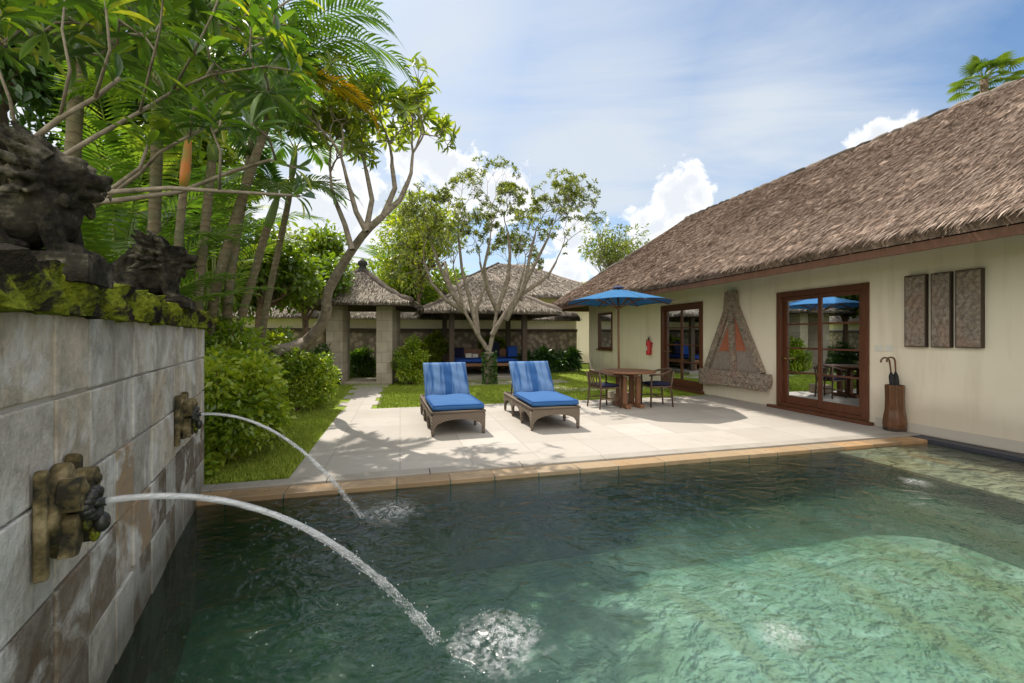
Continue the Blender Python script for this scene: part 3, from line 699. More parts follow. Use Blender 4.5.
while s > -1.3:
    ds = random.uniform(.35, .55); xs = [5.56, 6.0, 6.22, 6.46, 6.95, 7.22]
    for i in range(5):
        ztop = -.0635 if i == 2 else -.0655
        ld.box((xs[i], s-ds+.004, -1.2), (xs[i+1]-.004, s, ztop-random.random()*.004), (.92+.08*random.random()) if i == 2 and random.random() < .6 else random.random()*.9)
    s -= ds
o = struct(ld.build('pool_ledge', 'wet_ledge_stone', bevel=.004)); o.rotation_euler = (0, 0, ROT)
dr = MB(); dr.box((7.224, -1.3, -.3), (7.455, 4.617, -.01))
o = struct(dr.build('drain_channel', 'drain_stone')); o.rotation_euler = (0, 0, ROT)
wa = MB(); a, b = fwL(4.42), fwL(-1.3)
wa.add([LS(a-.03, 4.41, WZ), LS(7.22, 4.41, WZ), LS(7.22, -1.3, WZ), LS(b-.03, -1.3, WZ)], [(0, 3, 2, 1)])
struct(wa.build('pool_water', 'pool_water'))
dk = MB(); dk.box((-4, -6, -.3), (7.4, -1.31, 0)); o = struct(dk.build('pool_deck', 'terrace_stone')); o.rotation_euler = (0, 0, ROT)
# stone path to the gate, staggered slabs, and paths over the lawn
pt = MB(); s = 9.003; i = 0
while s < 13.3:
    j = .12 if i % 2 else -.05; pt.box((-1.12-.1*(s-9)/4-j, s, -.12), (-.52+.02*(s-9)+j*.8, s+.55, -.004)); s += .555; i += 1
o = struct(pt.build('path', 'terrace_stone', bevel=.006)); o.rotation_euler = (0, 0, ROT)
pt = MB(); pt.box((.9, 12.55, -.1), (5.2, 13.55, -.006)); pt.box((3.9, 10.6, -.1), (4.6, 12.547, -.006)); pt.box((4.603, 10.6, -.1), (7.4, 11.3, -.006))
o = struct(pt.build('garden_path', 'terrace_stone', bevel=.006)); o.rotation_euler = (0, 0, ROT)
# grass blades
def grass_pts(n, L0, L1, s0, s1):
    L = L0+(L1-L0)*rng.random(n); s = s0+(s1-s0)*rng.random(n); return np.stack([CA*L-SA*s, SA*L+CA*s, np.full(n, -.02)], 1)
Pg = np.concatenate([grass_pts(26000, -2.3, -1.12, 4.85, 9.0), grass_pts(42000, -.45, 7.0, 9.02, 12.5), grass_pts(8000, -2.6, -1.3, 9, 13.5), grass_pts(12000, -2.4, 7.4, 12.5, 17)])
n = len(Pg); Dg = rdir(n)*.55+np.array([0, 0, 1.0]); V, tf = leaf_arrays(Pg, Dg, rdir(n), .035+.03*rng.random(n), .007, 'lo')
o = leaf_mesh('grass', [(V, tf, rng.random(n))], 'grass_blade'); tag(o, 'short green grass covering the lawn', 'grass', kind='stuff')

# ------------------------------------------------------------------ the villa
house = thing('villa', 'long cream villa with thatched roof and wooden glass doors beside the pool', 'house', LS(LW, 0), ROT)
d1 = (onwall(703, 300)[0], onwall(661.5, 300)[0]); d2 = (onwall(869.5, 300)[0], onwall(777.5, 300)[0])
wn = (onwall(612.5, 330)[0], onwall(598.5, 330)[0], onwall(605, 349)[1], onwall(605, 313)[1])
holes = [(d1[0], d1[1], .06, 2.33), (d2[0], d2[1], .06, 2.33), wn]
S0, S1 = -5.0, 16.2; H = 3.25; TH = .22
ys = sorted({S0, S1, *[h[0] for h in holes], *[h[1] for h in holes]}); zs = sorted({-.3, H, *[h[2] for h in holes], *[h[3] for h in holes]})
wl = MB()
def inhole(y, z): return any(h[0] < y < h[1] and h[2] < z < h[3] for h in holes)
for i in range(len(ys)-1):
    for j in range(len(zs)-1):
        y0, y1, z0, z1 = ys[i], ys[i+1], zs[j], zs[j+1]
        if inhole((y0+y1)/2, (z0+z1)/2): continue
        wl.add([(0, y0, z0), (0, y0, z1), (0, y1, z1), (0, y1, z0)], [(0, 1, 2, 3)])
        wl.add([(TH, y0, z0), (TH, y0, z1), (TH, y1, z1), (TH, y1, z0)], [(3, 2, 1, 0)])
for (a, b, c, d) in holes:
    wl.add([(0, a, c), (TH, a, c), (TH, b, c), (0, b, c)], [(0, 1, 2, 3)]); wl.add([(0, a, d), (0, b, d), (TH, b, d), (TH, a, d)], [(0, 1, 2, 3)])
    wl.add([(0, a, c), (0, a, d), (TH, a, d), (TH, a, c)], [(0, 1, 2, 3)]); wl.add([(0, b, c), (TH, b, c), (TH, b, d), (0, b, d)], [(0, 1, 2, 3)])
HD = 6.6
wl.box((TH, S1-TH, -.3), (HD, S1, H)); wl.box((TH, S0, -.3), (HD, S0+TH, H)); wl.box((HD-TH, S0+TH, -.3), (HD, S1-TH, H))
wl.build('wall', 'cream_plaster', house, fix=False)
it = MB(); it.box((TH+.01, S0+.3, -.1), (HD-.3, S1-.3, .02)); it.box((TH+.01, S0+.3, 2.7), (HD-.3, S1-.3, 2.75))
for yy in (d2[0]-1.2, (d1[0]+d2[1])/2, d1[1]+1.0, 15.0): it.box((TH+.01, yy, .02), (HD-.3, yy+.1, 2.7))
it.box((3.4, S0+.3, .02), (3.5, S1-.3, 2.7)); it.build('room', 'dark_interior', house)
for (a, b) in (d1, d2):
    m_ = (a+b)/2; fu = MB(); fu.box((1.6, m_-.5, .72), (2.4, m_+.5, .76)); [fu.box((1.65+.65*i, m_-.45+.85*j, .02), (1.7+.65*i, m_-.4+.85*j, .725)) for i in (0, 1) for j in (0, 1)]
    fu.build('inner_table', 'interior_wood', house)
sk = MB(); sk.box((-.018, S0, 0), (-.002, d2[0]-.1, .14)); sk.build('skirting', 'skirting_paint', house)
# roof: hip roof from the traced eave and ridge; x is into the villa
XE = 6.17-LW; XR = 10.8-LW; ZE, ZR = 2.62, 5.86; SE, SR = 17.15, 14.35; S2, SR2 = -6.4, -3.6; XB = 2*XR-XE
def noise_h(a, b): return .009*math.sin(a*5.1+math.sin(b*3.3)*1.7)+.008*math.sin(b*6.7+a*2.1)+random.gauss(0, .013)
def roof_grid(mb, q0, q1, q2, q3, nu, nv, th=.16, sag=.10):
    """q0-q1 eave edge, q3-q2 ridge edge; thick thatch surface with a rounded lower edge"""
    q0, q1, q2, q3 = map(Vector, (q0, q1, q2, q3)); nrm = (q1-q0).cross(q3-q0).normalized()
    if nrm.z < 0: nrm = -nrm
    def fn(u, v):
        p = q0.lerp(q1, u).lerp(q3.lerp(q2, u), v)
        e = min(1, v/.05); off = th*math.sqrt(max(0, 1-(1-e)**2))
        s_ = -sag*math.sin(math.pi*min(1, v))*1.0
        return p + nrm*(off + (noise_h(p.x+p.y*1.3, p.z*2+p.y) if 0 < v else 0)) + Vector((0, 0, s_))
    mb.grid(fn, nu, nv)
def tufts(mb, q0, q1, q2, q3, n, ln=.22, wd=.022, th=.17, sag=.10):
    q = [np.array(a, float) for a in (q0, q1, q2, q3)]; u = rng.random(n); v = rng.random(n)**1.0
    e0 = q[0]+(q[1]-q[0])*u[:, None]; e1 = q[3]+(q[2]-q[3])*u[:, None]; P = e0+(e1-e0)*v[:, None]
    nr = np.cross(q[1]-q[0], q[3]-q[0]); nr = nr/np.linalg.norm(nr); nr = nr if nr[2] > 0 else -nr
    dn = (q[0]+q[1])/2-(q[2]+q[3])/2; dn = dn/np.linalg.norm(dn)
    P = P+nr*(th+.012)+np.array([0, 0, 1.0])*(-sag*np.sin(math.pi*v))[:, None]
    D = dn+rdir(n)*.13+nr*(-.04+.13*rng.random(n)**1.5)[:, None]; s_ = .5+rng.random(n)
    V, tf = leaf_arrays(P, D, np.broadcast_to(nr, (n, 3))+rdir(n)*.3, ln*s_, wd*s_, 'flat'); mb.append((V, tf, rng.random(n)))
def thatched(parent, quads, dens, mat, name='roof', th=.16, ln=.22, wd=.022, sag=.1, fringe=True):
    """quads: (q0,q1,q2,q3,nu,nv); one roof mesh: skin + straw + eave fringe"""
    mb = MB(); sets = []
    for (q0, q1, q2, q3, nu, nv) in quads:
        roof_grid(mb, q0, q1, q2, q3, nu, nv, th, sag)
        a = ((Vector(q1)-Vector(q0)).length+(Vector(q2)-Vector(q3)).length)/2*(((Vector(q0)+Vector(q1))-(Vector(q2)+Vector(q3)))/2).length
        tufts(sets, q0, q1, q2, q3, int(a*dens), ln, wd, th, sag)
        if fringe:
            n = int((Vector(q1)-Vector(q0)).length*70); u = rng.random(n)
            A, B = np.array(q0, float), np.array(q1, float); mid = np.array((Vector(q2)+Vector(q3))/2); dn = (A+B)/2-mid; dn = dn/np.linalg.norm(dn)
            nr = np.cross(B-A, np.array(q3, float)-A); nr = nr/np.linalg.norm(nr); nr = nr if nr[2] > 0 else -nr
            P = A+(B-A)*u[:, None]-dn*.06+nr*(th*rng.random(n)*.9)[:, None]
            V, tf = leaf_arrays(P, dn+rdir(n)*.18+np.array([0, 0, -.35]), rdir(n)+nr, .05+.06*rng.random(n), .02, 'flat'); sets.append((V, tf, rng.random(n)*.8))
    vs = np.array([list(p) for p in mb.v]); 
    nv0 = len(vs); quadsV = vs[np.array(mb.f)]
    sets.append((quadsV, [(0, 1, 2, 3)], np.array([.15+.3*random.random() for _ in mb.f])))
    # welded smooth skin is kept: the quads share coordinates
    return leaf_mesh(name, sets, mat, parent)
E0, E1 = (XE, S2, ZE), (XE, SE, ZE); RA, RB = (XR, SR2, ZR), (XR, SR, ZR); B0, B1 = (XB, S2, ZE), (XB, SE, ZE)
roof = thatched(house, [(E0, E1, RB, RA, 190, 60), (E1, B1, RB, RB, 60, 34), (B1, B0, RA, RB, 30, 10), (B0, E0, RA, RA, 16, 10)], 1500, 'reddish_thatch', th=.17, ln=.19, wd=.011)
un = MB(); un.add([Vector(p)-Vector((0, 0, .06)) for p in (E0, E1, RB, RA, B0, B1)], [(0, 1, 2, 3), (1, 5, 2), (5, 4, 3, 2), (4, 0, 3)])
un.build('roof_underside', 'dark_post_wood', house, fix=False)
fb = MB(); zz = (2.495, 2.60)
fb.box((XE-.02, S2, zz[0]), (XE+.03, SE, zz[1])); fb.box((XE+.031, SE-.05, zz[0]), (XB-.03, SE, zz[1])); fb.box((XE+.031, S2, zz[0]), (XB-.03, S2+.05, zz[1]))
fb.box((XB-.029, S2, zz[0]), (XB, SE, zz[1])); fb.build('eave_board', 'eave_wood', house)
rc = MB(); y = SR2
while y < SR+.1:
    l = random.uniform(.25, .5); rc.tube([(XR+random.gauss(0, .02), y, ZR+.155+random.gauss(0, .012)), (XR, y+l*.5, ZR+.175), (XR+random.gauss(0, .02), y+l, ZR+.155+random.gauss(0, .012))], [.075, .085, .07], 7); y += l*.9
for sx in (-1, 1):
    y = SR2
    while y < SR:
        l = random.uniform(1, 2.2); rc.tube([(XR+sx*.14, y, ZR+.09+random.gauss(0, .008)), (XR+sx*.14, min(y+l, SR), ZR+.09+random.gauss(0, .008))], .02, 5); y += l
for (p, q) in ((RB, E1), (RB, B1)):
    p, q = Vector(p), Vector(q)
    for i in range(16): a, b = p.lerp(q, i/16), p.lerp(q, (i+1.15)/16); rc.tube([a+Vector((0, 0, .13+random.gauss(0, .015))), b+Vector((0, 0, .14+random.gauss(0, .015)))], [.06, .055], 6)
rc.build('ridge_cap', 'dark_thatch', house, True)
# doors
def glazed_door(y0, y1, z0, z1, mat='door_wood', threshold=True, name='door'):
    f = MB(); J = .10
    f.box((-.035, y0, z0), (.10, y0+J, z1)); f.box((-.035, y1-J, z0), (.10, y1, z1)); f.box((-.035, y0+J, z1-J), (.10, y1-J, z1)); f.box((-.03, y0+J, z0), (.10, y1-J, z0+.05))
    m_ = (y0+y1)/2; panes = MB(); gz = MB()
    for (a, b, x) in ((y0+J+.002, m_+.03, .012), (m_-.03, y1-J-.002, .056)):
        st = .075
        f.box((x, a, z0+.052), (x+.04, a+st, z1-J-.002)); f.box((x, b-st, z0+.052), (x+.04, b, z1-J-.002))
        za, zb = z0+.052, z1-J-.002
        f.box((x, a+st, za), (x+.04, b-st, za+.15)); f.box((x, a+st, zb-.075), (x+.04, b-st, zb))
        for i in (1, 2, 3):
            zc = za+.15+(zb-.075-za-.15)*i/4; f.box((x+.004, a+st, zc-.016), (x+.036, b-st, zc+.016))
        gz.add([(x+.02, a+st-.01, za+.14), (x+.02, b-st+.01, za+.14), (x+.02, b-st+.01, zb-.065), (x+.02, a+st-.01, zb-.065)], [(0, 1, 2, 3)])
    d = f.build(name, mat, house, bevel=.004); gz.build('pane', 'window_glass', d, fix=False)
    h = MB(); yy = y1-J-.045; h.tube([(.05, yy, 1.0), (-.03, yy, 1.0), (-.03, yy-.09, 1.0)], .010, 7); h.lathe([(.022, 0), (.022, .015)], 12, None, Matrix.Translation((.012, yy, 1.0)) @ Matrix.Rotation(R(-90), 4, 'Y')); h.build('handle', 'brass', d, True)
    if threshold:
        t_ = MB(); t_.box((-.16, y0-.10, -.02), (-.037, y1+.12, .052)); t_.box((-.037, y0+.001, -.02), (.09, y1-.001, .052)); t_.build('sill', mat, d, bevel=.006)
    return d
glazed_door(d1[0], d1[1], .06, 2.33); glazed_door(d2[0], d2[1], .06, 2.33)
f = MB(); a, b, c, d = wn; J = .07
f.box((-.03, a, c), (.1, a+J, d)); f.box((-.03, b-J, c), (.1, b, d)); f.box((-.03, a+J, d-J), (.1, b-J, d)); f.box((-.03, a+J, c), (.1, b-J, c+J))
f.box((-.09, a-.06, c-.05), (-.031, b+.06, c-.001))
wd_ = f.build('window', 'door_wood', house, bevel=.004); MB().add([(.03, a+J-.01, c+.06), (.03, b-J+.01, c+.06), (.03, b-J+.01, d-.06), (.03, a+J-.01, d-.06)], [(0, 1, 2, 3)]).build('pane', 'window_glass', wd_, fix=False)

# things hung on the villa wall
def wp(s, z, d=0.0): return LS(LW-d, s, z)
# carved triangular gable panel
o0 = onwall(738, 382); TR = thing('wall_carving', 'tall triangular carved wood gable hanging on the cream wall between the doors', 'wall carving', wp(o0[0], o0[1]), ROT)
def wl_loc(px, py):
    s, z = onwall(px, py); return (s-o0[0], z-o0[1])
fn = lambda y, z, d: (-d, y, z)
bl = [wl_loc(703.5, 383.5), wl_loc(703.5, 368), wl_loc(772.5, 374.5), wl_loc(773.5, 381), wl_loc(772, 388.5)]
m_ = MB(); m_.prism(bl, .01, .13, fn)
ya, yb = bl[0][0], bl[-1][0]; za = bl[0][1]; zb = bl[1][1]
for i in range(60):
    y = yb+(ya-yb)*(i % 20+.5)/20; z = za+(zb-za)*(.2+.28*(i//20)); m_.ball((-.13, y+random.gauss(0, .01), z), (.022, .038, .032), 7, 5)
m_.build('base_board', 'carved_relief', TR, bevel=.01)
ap = wl_loc(732, 292); ap2 = wl_loc(736, 292)
lf, rt = wl_loc(706, 368), wl_loc(769, 374.5)
def board(p, q, w, d0, d1_, nm, mat='carved_relief'):
    p, q = Vector((0, *p)), Vector((0, *q)); mb = MB(); mb.M = Matrix.Translation((-(d0+d1_)/2, 0, 0)); mb.bar(p, q, w, d1_-d0, up=(1, 0, 0)) if False else None
    dv = (q-p).normalized(); sd = Vector((0, -dv.z, dv.y))*w/2
    mb = MB(); poly = [(v.y, v.z) for v in (p-sd, p+sd, q+sd, q-sd)]; mb.prism(poly, d0, d1_, fn)
    n_ = int((q-p).length/.045)
    for i in range(n_):
        c = p.lerp(q, (i+.5)/n_)+sd*random.uniform(-.5, .5); mb.ball((-d1_, c.y, c.z), (.02, .024, .024), 7, 5)
    return mb.build(nm, mat, TR, bevel=.006)
board((lf[0]-.10, lf[1]), (ap[0], ap[1]-.25), .15, .012, .10, 'side_board'); board((rt[0]+.12, rt[1]), (ap2[0], ap2[1]-.25), .16, .012, .11, 'side_board')
tm = wl_loc(736, 371); board((tm[0], tm[1]), (ap[0]-.03, ap[1]-.2), .13, .02, .115, 'centre_board')
m_ = MB(); m_.prism([(ap[0]+.13, ap[1]-.42), (ap2[0]-.13, ap2[1]-.42), (ap2[0]-.08, ap2[1]), (ap[0]+.08, ap[1])], .02, .14, fn)
for i in range(14): m_.ball((-.14, (ap[0]+ap2[0])/2+random.uniform(-.09, .09), ap[1]-.03*i), (.02, .03, .022), 7, 5)
m_.build('finial', 'carved_relief', TR, bevel=.006)
m_ = MB(); m_.prism([(lf[0]-.15, lf[1]), (rt[0]+.15, rt[1]), (ap2[0], ap2[1]-.3)], .008, .02, fn); m_.build('back_panel', 'grey_carved_wood', TR)
m_ = MB(); ra, rb_, rcx = wl_loc(720, 351), wl_loc(747, 351), wl_loc(734, 317)
m_.prism([ra, rb_, (rcx[0]-.05, rcx[1]), (rcx[0]+.05, rcx[1])], .021, .032, fn); m_.build('red_panel', 'red_carved_wood', TR)
# three carved panels
for (x0, x1, t0, t1, bt, lb) in ((907.5, 929, 276, 274, 347, 'grey carved wooden panel with rosette rows, nearest the glass door of the three'),
                       (934, 954, 273.5, 271.5, 347.5, 'narrowest carved wooden panel, hanging between two wider ones'),
                       (958.5, 985.5, 271, 267.5, 348, 'widest carved wooden panel of the three on the cream wall')):
    a, b = onwall(x0, t0), onwall(x1, t1); c = onwall((x0+x1)/2, bt)[1]; hw = (a[0]-b[0])/2; hh = (a[1]+b[1])/2-c
    root = thing('wall_carving', lb, 'wall carving', wp((a[0]+b[0])/2, c), ROT, 'carved panels hanging in a row on the villa wall')
    mb = MB(); mb.box((-.07, -hw, 0), (-.004, hw, hh)); mb.build('board', 'dark_post_wood', root, bevel=.006)
    g1, g2 = random.uniform(8, 12), random.uniform(.5, 2)
    hs = {}
    def carve(u, v):
        y = -hw+.012+(2*hw-.024)*u; z = .012+(hh-.024)*v
        e = min(u, 1-u, v*3, (1-v)*3)*14
        p = abs(math.sin(z*18+1.6*math.sin(y*30*g2))*math.sin(y*34+2*math.sin(z*g1)))
        return (-.071-min(1, e)*(.006+.022*p**.8+random.random()*.006), y, z)
    MB().grid(carve, 36, 110).build('relief', 'panel_relief', root, fix=False)
# fire extinguisher
s, z = onwall(651.5, 355); FE = thing('fire_extinguisher', 'red fire extinguisher hung on the cream wall beside the farther glass door', 'fire extinguisher', wp(s, z, .10), ROT)
MB().lathe([(.03, 0), (.075, .01), (.08, .05), (.08, .36), (.07, .41), (.03, .45), (.025, .47)], 18).build('cylinder', 'red_paint', FE, True)
mb = MB(); mb.lathe([(.026, .46), (.03, .50), (.015, .53)], 10); mb.cbox((0, -.03, .54), (.02, .12, .015)); mb.cbox((0, -.02, .575), (.02, .10, .012)); mb.build('valve', 'black_rubber', FE)
MB().tube([(0, .02, .5), (-.01, .09, .47), (-.02, .105, .36), (-.02, .098, .2), (-.02, .09, .12)], [.010]*5, 7).build('hose', 'black_rubber', FE, True)
mb = MB(); mb.box((.06, -.05, .25), (.098, .05, .3)); mb.box((.05, -.09, .34), (.098, .09, .37)); mb.build('bracket', 'red_paint', FE)
mb = MB(); mb.box((-.0835, -.045, .14), (-.0815, .045, .28)); mb.build('sticker', 'white_plastic', FE)
# switch plates
for (px, lb) in ((879.5, 'pale switch plate on the wall nearer the door frame'), (889.5, 'pale switch plate on the wall nearer the carved panels')):
    s, z = onwall(px, 348.5); r_ = thing('switch_plate', lb, 'switch plate', wp(s, z), ROT, 'switch plates on the villa wall')
    hw = .055; mb = MB(); mb.box((-.014, -hw, -.05), (-.003, hw, .05)); mb.build('plate', 'white_plastic', r_, bevel=.004)
    mb = MB(); mb.box((-.022, -.028, -.03), (-.0145, .028, .03)); mb.build('rocker', 'white_plastic', r_, bevel=.003)
# umbrella stand and the two umbrellas in it
p = gnd(894.8, 430.5); ST = thing('umbrella_stand', 'tall brown wooden umbrella stand on the pool edge by the cream wall', 'umbrella stand', p, ROT)
prof = [(.0, .0), (.135, 0), (.14, .03), (.15, .10), (.142, .2), (.122, .32), (.118, .5), (.124, .7), (.112, .7), (.105, .5), (.10, .05), (0, .05)]
MB().lathe([(max(r_, .001), z) for r_, z in prof], 8).build('vase', 'stand_wood', ST, bevel=.008)
MB().lathe([(.139, .0), (.142, .0), (.146, .05), (.141, .055)], 8).build('base_band', 'dark_post_wood', ST)
for i, (dx, tl, az_, lb) in enumerate(((.05, .13, 2.8, 'folded black umbrella leaning left with curved wooden handle in the stand'), (.055, .05, 2.9, 'upright folded black umbrella with curved wooden handle in the stand'))):
    b = p+Vector((dx, 0, .06)); dv = Vector((-math.sin(tl), 0, math.cos(tl)))
    U = thing('folded_umbrella', lb, 'umbrella', b, 0, 'folded umbrellas in the stand')
    top = dv*.92
    mb = MB(); mb.tube([(0, 0, 0), dv*.3, dv*.62, dv*.78, dv*.84], [.012, .028, .04, .034, .012], 9); mb.build('canopy', 'black_fabric', U, True)
    q = dv*1.0; h = [dv*.83, dv*.93, q]
    for k_ in range(1, 9):
        a = math.pi*k_/8*1.05; h.append(q+Vector((math.cos(az_)*(.055-.055*math.cos(a)), math.sin(az_)*(.055-.055*math.cos(a)), .065*math.sin(a))))
    MB().tube(h, [.011]*2+[.013]*(len(h)-2), 8).build('handle', 'stand_wood', U, True)

# ------------------------------------------------------------------ fountain wall
FWR = thing('fountain_wall', 'tall wall of grey and brown stone tiles with a mossy top beside the pool', 'wall', fw(1.5, -.3), FW_ROT)
# local: x along the wall (away), y to the left/outside, so the pool side is y=0 (negative y faces the pool)
YS, YE = -1.2, 4.2
Lx = lambda Y: (Y-1.5)*1.1332
x0, x1 = Lx(YS), Lx(YE); ztop = 1.53+.3
mb = MB(); mb.box((x0+.002, .022, -.9), (x1-.002, .34, ztop-.004)); mb.build('wall_core', 'mortar', FWR)
st = MB(); zc = [-.9, -.46+.3-.02, -.07+.3, .26+.3, .59+.3, .92+.3, 1.24+.3, 1.53+.3]
xx = x0; cols = []
while xx < x1-.08:
    wd_ = random.uniform(.25, .36); xe = min(xx+wd_, x1); xe = x1 if x1-xe < .12 else xe; cols.append((xx, xe)); xx = xe
for (a, b) in cols:
    for j in range(len(zc)-1):
        r_ = random.random()*.88
        if j == 2: r_ = random.choice([.05, .3, .95, 1.0, .2, .5])
        elif j < 2: r_ = random.choice([1.0, .95, .1])
        elif j == 3: r_ = random.choice([.95, 1.0, .96, .93, .89, .98, .5])
        elif j == 4: r_ = random.choice([.1, .35, .65, .78, .2, .5, .88])
        jx = random.uniform(-.004, .004); pr = random.uniform(.0, .010)
        st.box((a+.005+jx, pr, zc[j]+.005+random.uniform(-.003, .004)), (b-.005+jx, .03, zc[j+1]-.005+random.uniform(-.004, .002)), r_)
z_ = -.46
while z_ < ztop-.05:                               # the far end face
    st.box((x1-.004, .031, z_), (x1+.018, .19, min(z_+.33, ztop)-.006), random.random()*.88); st.box((x1-.004, .196, z_), (x1+.018, .33, min(z_+.33, ztop)-.006), random.random()*.88); z_ += .335
st.build('stone_tiles', 'wall_stone', FWR, bevel=.006)
def rockblock(mb, lo, hi, n=10, amp=.012):
    """a box with lumpy faces"""
    (a, b, c), (d, e, f) = lo, hi
    ph = [random.random()*6 for _ in range(6)]
    def bumpy(p):
        s_ = amp*(math.sin(p[0]*31+ph[0])+math.sin(p[1]*37+ph[1]+p[0]*19)+math.sin(p[2]*41+ph[2]+p[0]*23)+math.sin(p[0]*71+p[2]*67+ph[3])*.6)
        cx = ((a+d)/2, (b+e)/2, (c+f)/2); v = [p[i]-cx[i] for i in range(3)]; k = 1+s_/max(.05, min(d-a, e-b, f-c)); 
        return tuple(cx[i]+v[i]*(k if i else 1) for i in range(3))
    nx = max(4, int((d-a)/.025)); ny = 7; nz = 6
    for fn_, u, v in ((lambda s_, t_: (a+(d-a)*s_, b, c+(f-c)*t_), nx, nz), (lambda s_, t_: (a+(d-a)*(1-s_), e, c+(f-c)*t_), nx, nz),
                      (lambda s_, t_: (a+(d-a)*s_, b+(e-b)*t_, f), nx, ny), (lambda s_, t_: (a+(d-a)*s_, e-(e-b)*t_, c), nx, ny),
                      (lambda s_, t_: (d, b+(e-b)*s_, c+(f-c)*t_), ny, nz), (lambda s_, t_: (a, e-(e-b)*s_, c+(f-c)*t_), ny, nz)):
        mb.grid(lambda s_, t_: bumpy(fn_(s_, t_)), u, v)
cp = MB(); xx = x0
while xx < x1:
    wd_ = random.uniform(.42, .7); xe = min(xx+wd_, x1+.02); rockblock(cp, (xx, -.03-random.random()*.012, ztop-.003), (xe-.003, .37, ztop+.125+random.random()*.025)); xx = xe
cp.build('mossy_coping', 'mossy_stone', FWR, True)
us = MB(); xx = Lx(1.62)
while xx < Lx(2.45):
    wd_ = random.uniform(.07, .13); rockblock(us, (xx, .20, ztop+.13), (xx+wd_-.004, .36, ztop+.19+random.random()*.06), amp=.02); xx += wd_
us.build('upper_stones', 'rough_stone', FWR, True)

# stone lions on the wall
tex = bpy.data.textures.new('chisel', 'CLOUDS'); tex.noise_scale = .035; tex.noise_depth = 3
def lion(label, Y, setback, seed, big, z=1.665):
    random.seed(seed)
    o = thing('stone_lion', label, 'statue', fw(Y, z, -setback), math.atan2(.470, .882), 'stone guardian lions on the fountain wall')
    mb = MB()
    mb.box((-.27, -.14, -.08 if big else -.02), (.27, .14, .045))
    for sg in (-1, 1):
        mb.ball((-.13, sg*.075, .14), (.12, .075, .12)); mb.ball((-.02, sg*.11, .065), (.09, .04, .035)); mb.tube([(-.15, sg*.10, .14), (-.06, sg*.125, .13), (-.02, sg*.12, .07)], [.06, .05, .035], 8)
        mb.tube([(.09, sg*.075, .30), (.12, sg*.085, .18), (.145, sg*.08, .06)], [.055, .045, .038], 9); mb.ball((.18, sg*.08, .065), (.065, .042, .032))
        for k_ in range(3): mb.ball((.235, sg*.08+(k_-1)*.024, .06), (.02, .013, .018), 7, 5)
        mb.ball((.215, sg*.052, .435), (.028, .026, .028), 8, 6); mb.ball((.19, sg*.045, .475), (.05, .03, .02), 8, 6)
        mb.tube([(.11, sg*.085, .46), (.07, sg*.13, .52), (.05, sg*.13, .55)], [.035, .025, .004], 7)
        mb.tube([(.29, sg*.03, .355), (.295, sg*.032, .325)], [.012, .003], 6)
    mb.ball((0, 0, .2), (.17, .115, .125)); mb.ball((.08, 0, .25), (.115, .12, .16)); mb.ball((.13, 0, .40), (.115, .105, .105))
    mb.ball((.235, 0, .40), (.07, .065, .042)); mb.ball((.215, 0, .335), (.065, .055, .028)); mb.ball((.29, 0, .425), (.022, .032, .02), 8, 6)
    # mane: rows of curled locks round the head and chest
    for row, (xc, rad, ln, cnt) in enumerate(((.09, .12, .075, 13), (.04, .14, .095, 13), (-.02, .13, .10, 11))):
        for i in range(cnt):
            a = -.5+(math.pi+1.0)*i/(cnt-1); yy, zz_ = math.cos(a), math.sin(a)
            b = Vector((xc, yy*rad*.8, .38+zz_*rad*.8)); e_ = Vector((xc-.03-.02*row+random.gauss(0, .008), yy*(rad+ln*.8), .38+zz_*(rad+ln)))
            mb.tube([b, b.lerp(e_, .6)+Vector((.015, 0, .0)), e_], [.030, .024, .008], 6)
    for i in range(9): mb.ball((.19+random.gauss(0, .01), (i-4)*.024, .305-abs(i-4)*.006), (.022, .016, .036), 7, 5)
    # flame tail: curling tongues behind the back
    for i in range(5 if not big else 4):
        x_ = -.20+.045*i; h_ = .30+.055*i
        mb.tube([(x_, 0, .16), (x_-.055, 0, h_*.62), (x_-.05, 0, h_*.88), (x_-.005, 0, h_+.03), (x_+.035, 0, h_), (x_+.035, 0, h_-.035)], [.035, .032, .028, .025, .02, .012], 8)
    b = mb.build('body', 'weathered_statue_stone', o, True)
    r_ = b.modifiers.new('remesh', 'REMESH'); r_.mode = 'VOXEL'; r_.voxel_size = .006; r_.use_smooth_shade = True
    dm = b.modifiers.new('chisel', 'DISPLACE'); dm.texture = tex; dm.strength = .011; dm.mid_level = .5
    random.seed(seed+1); return o
s1 = lion('large dark stone lion with shaggy mane, nearest at the edge of the photo', 1.57, .13, 3, True, 1.70); s1.scale = (.76, .9, .79)
s2 = lion('dark stone lion sitting near the far end of the mossy wall top', 3.10, .15, 5, False); s2.scale = (.88, 1.0, .86)

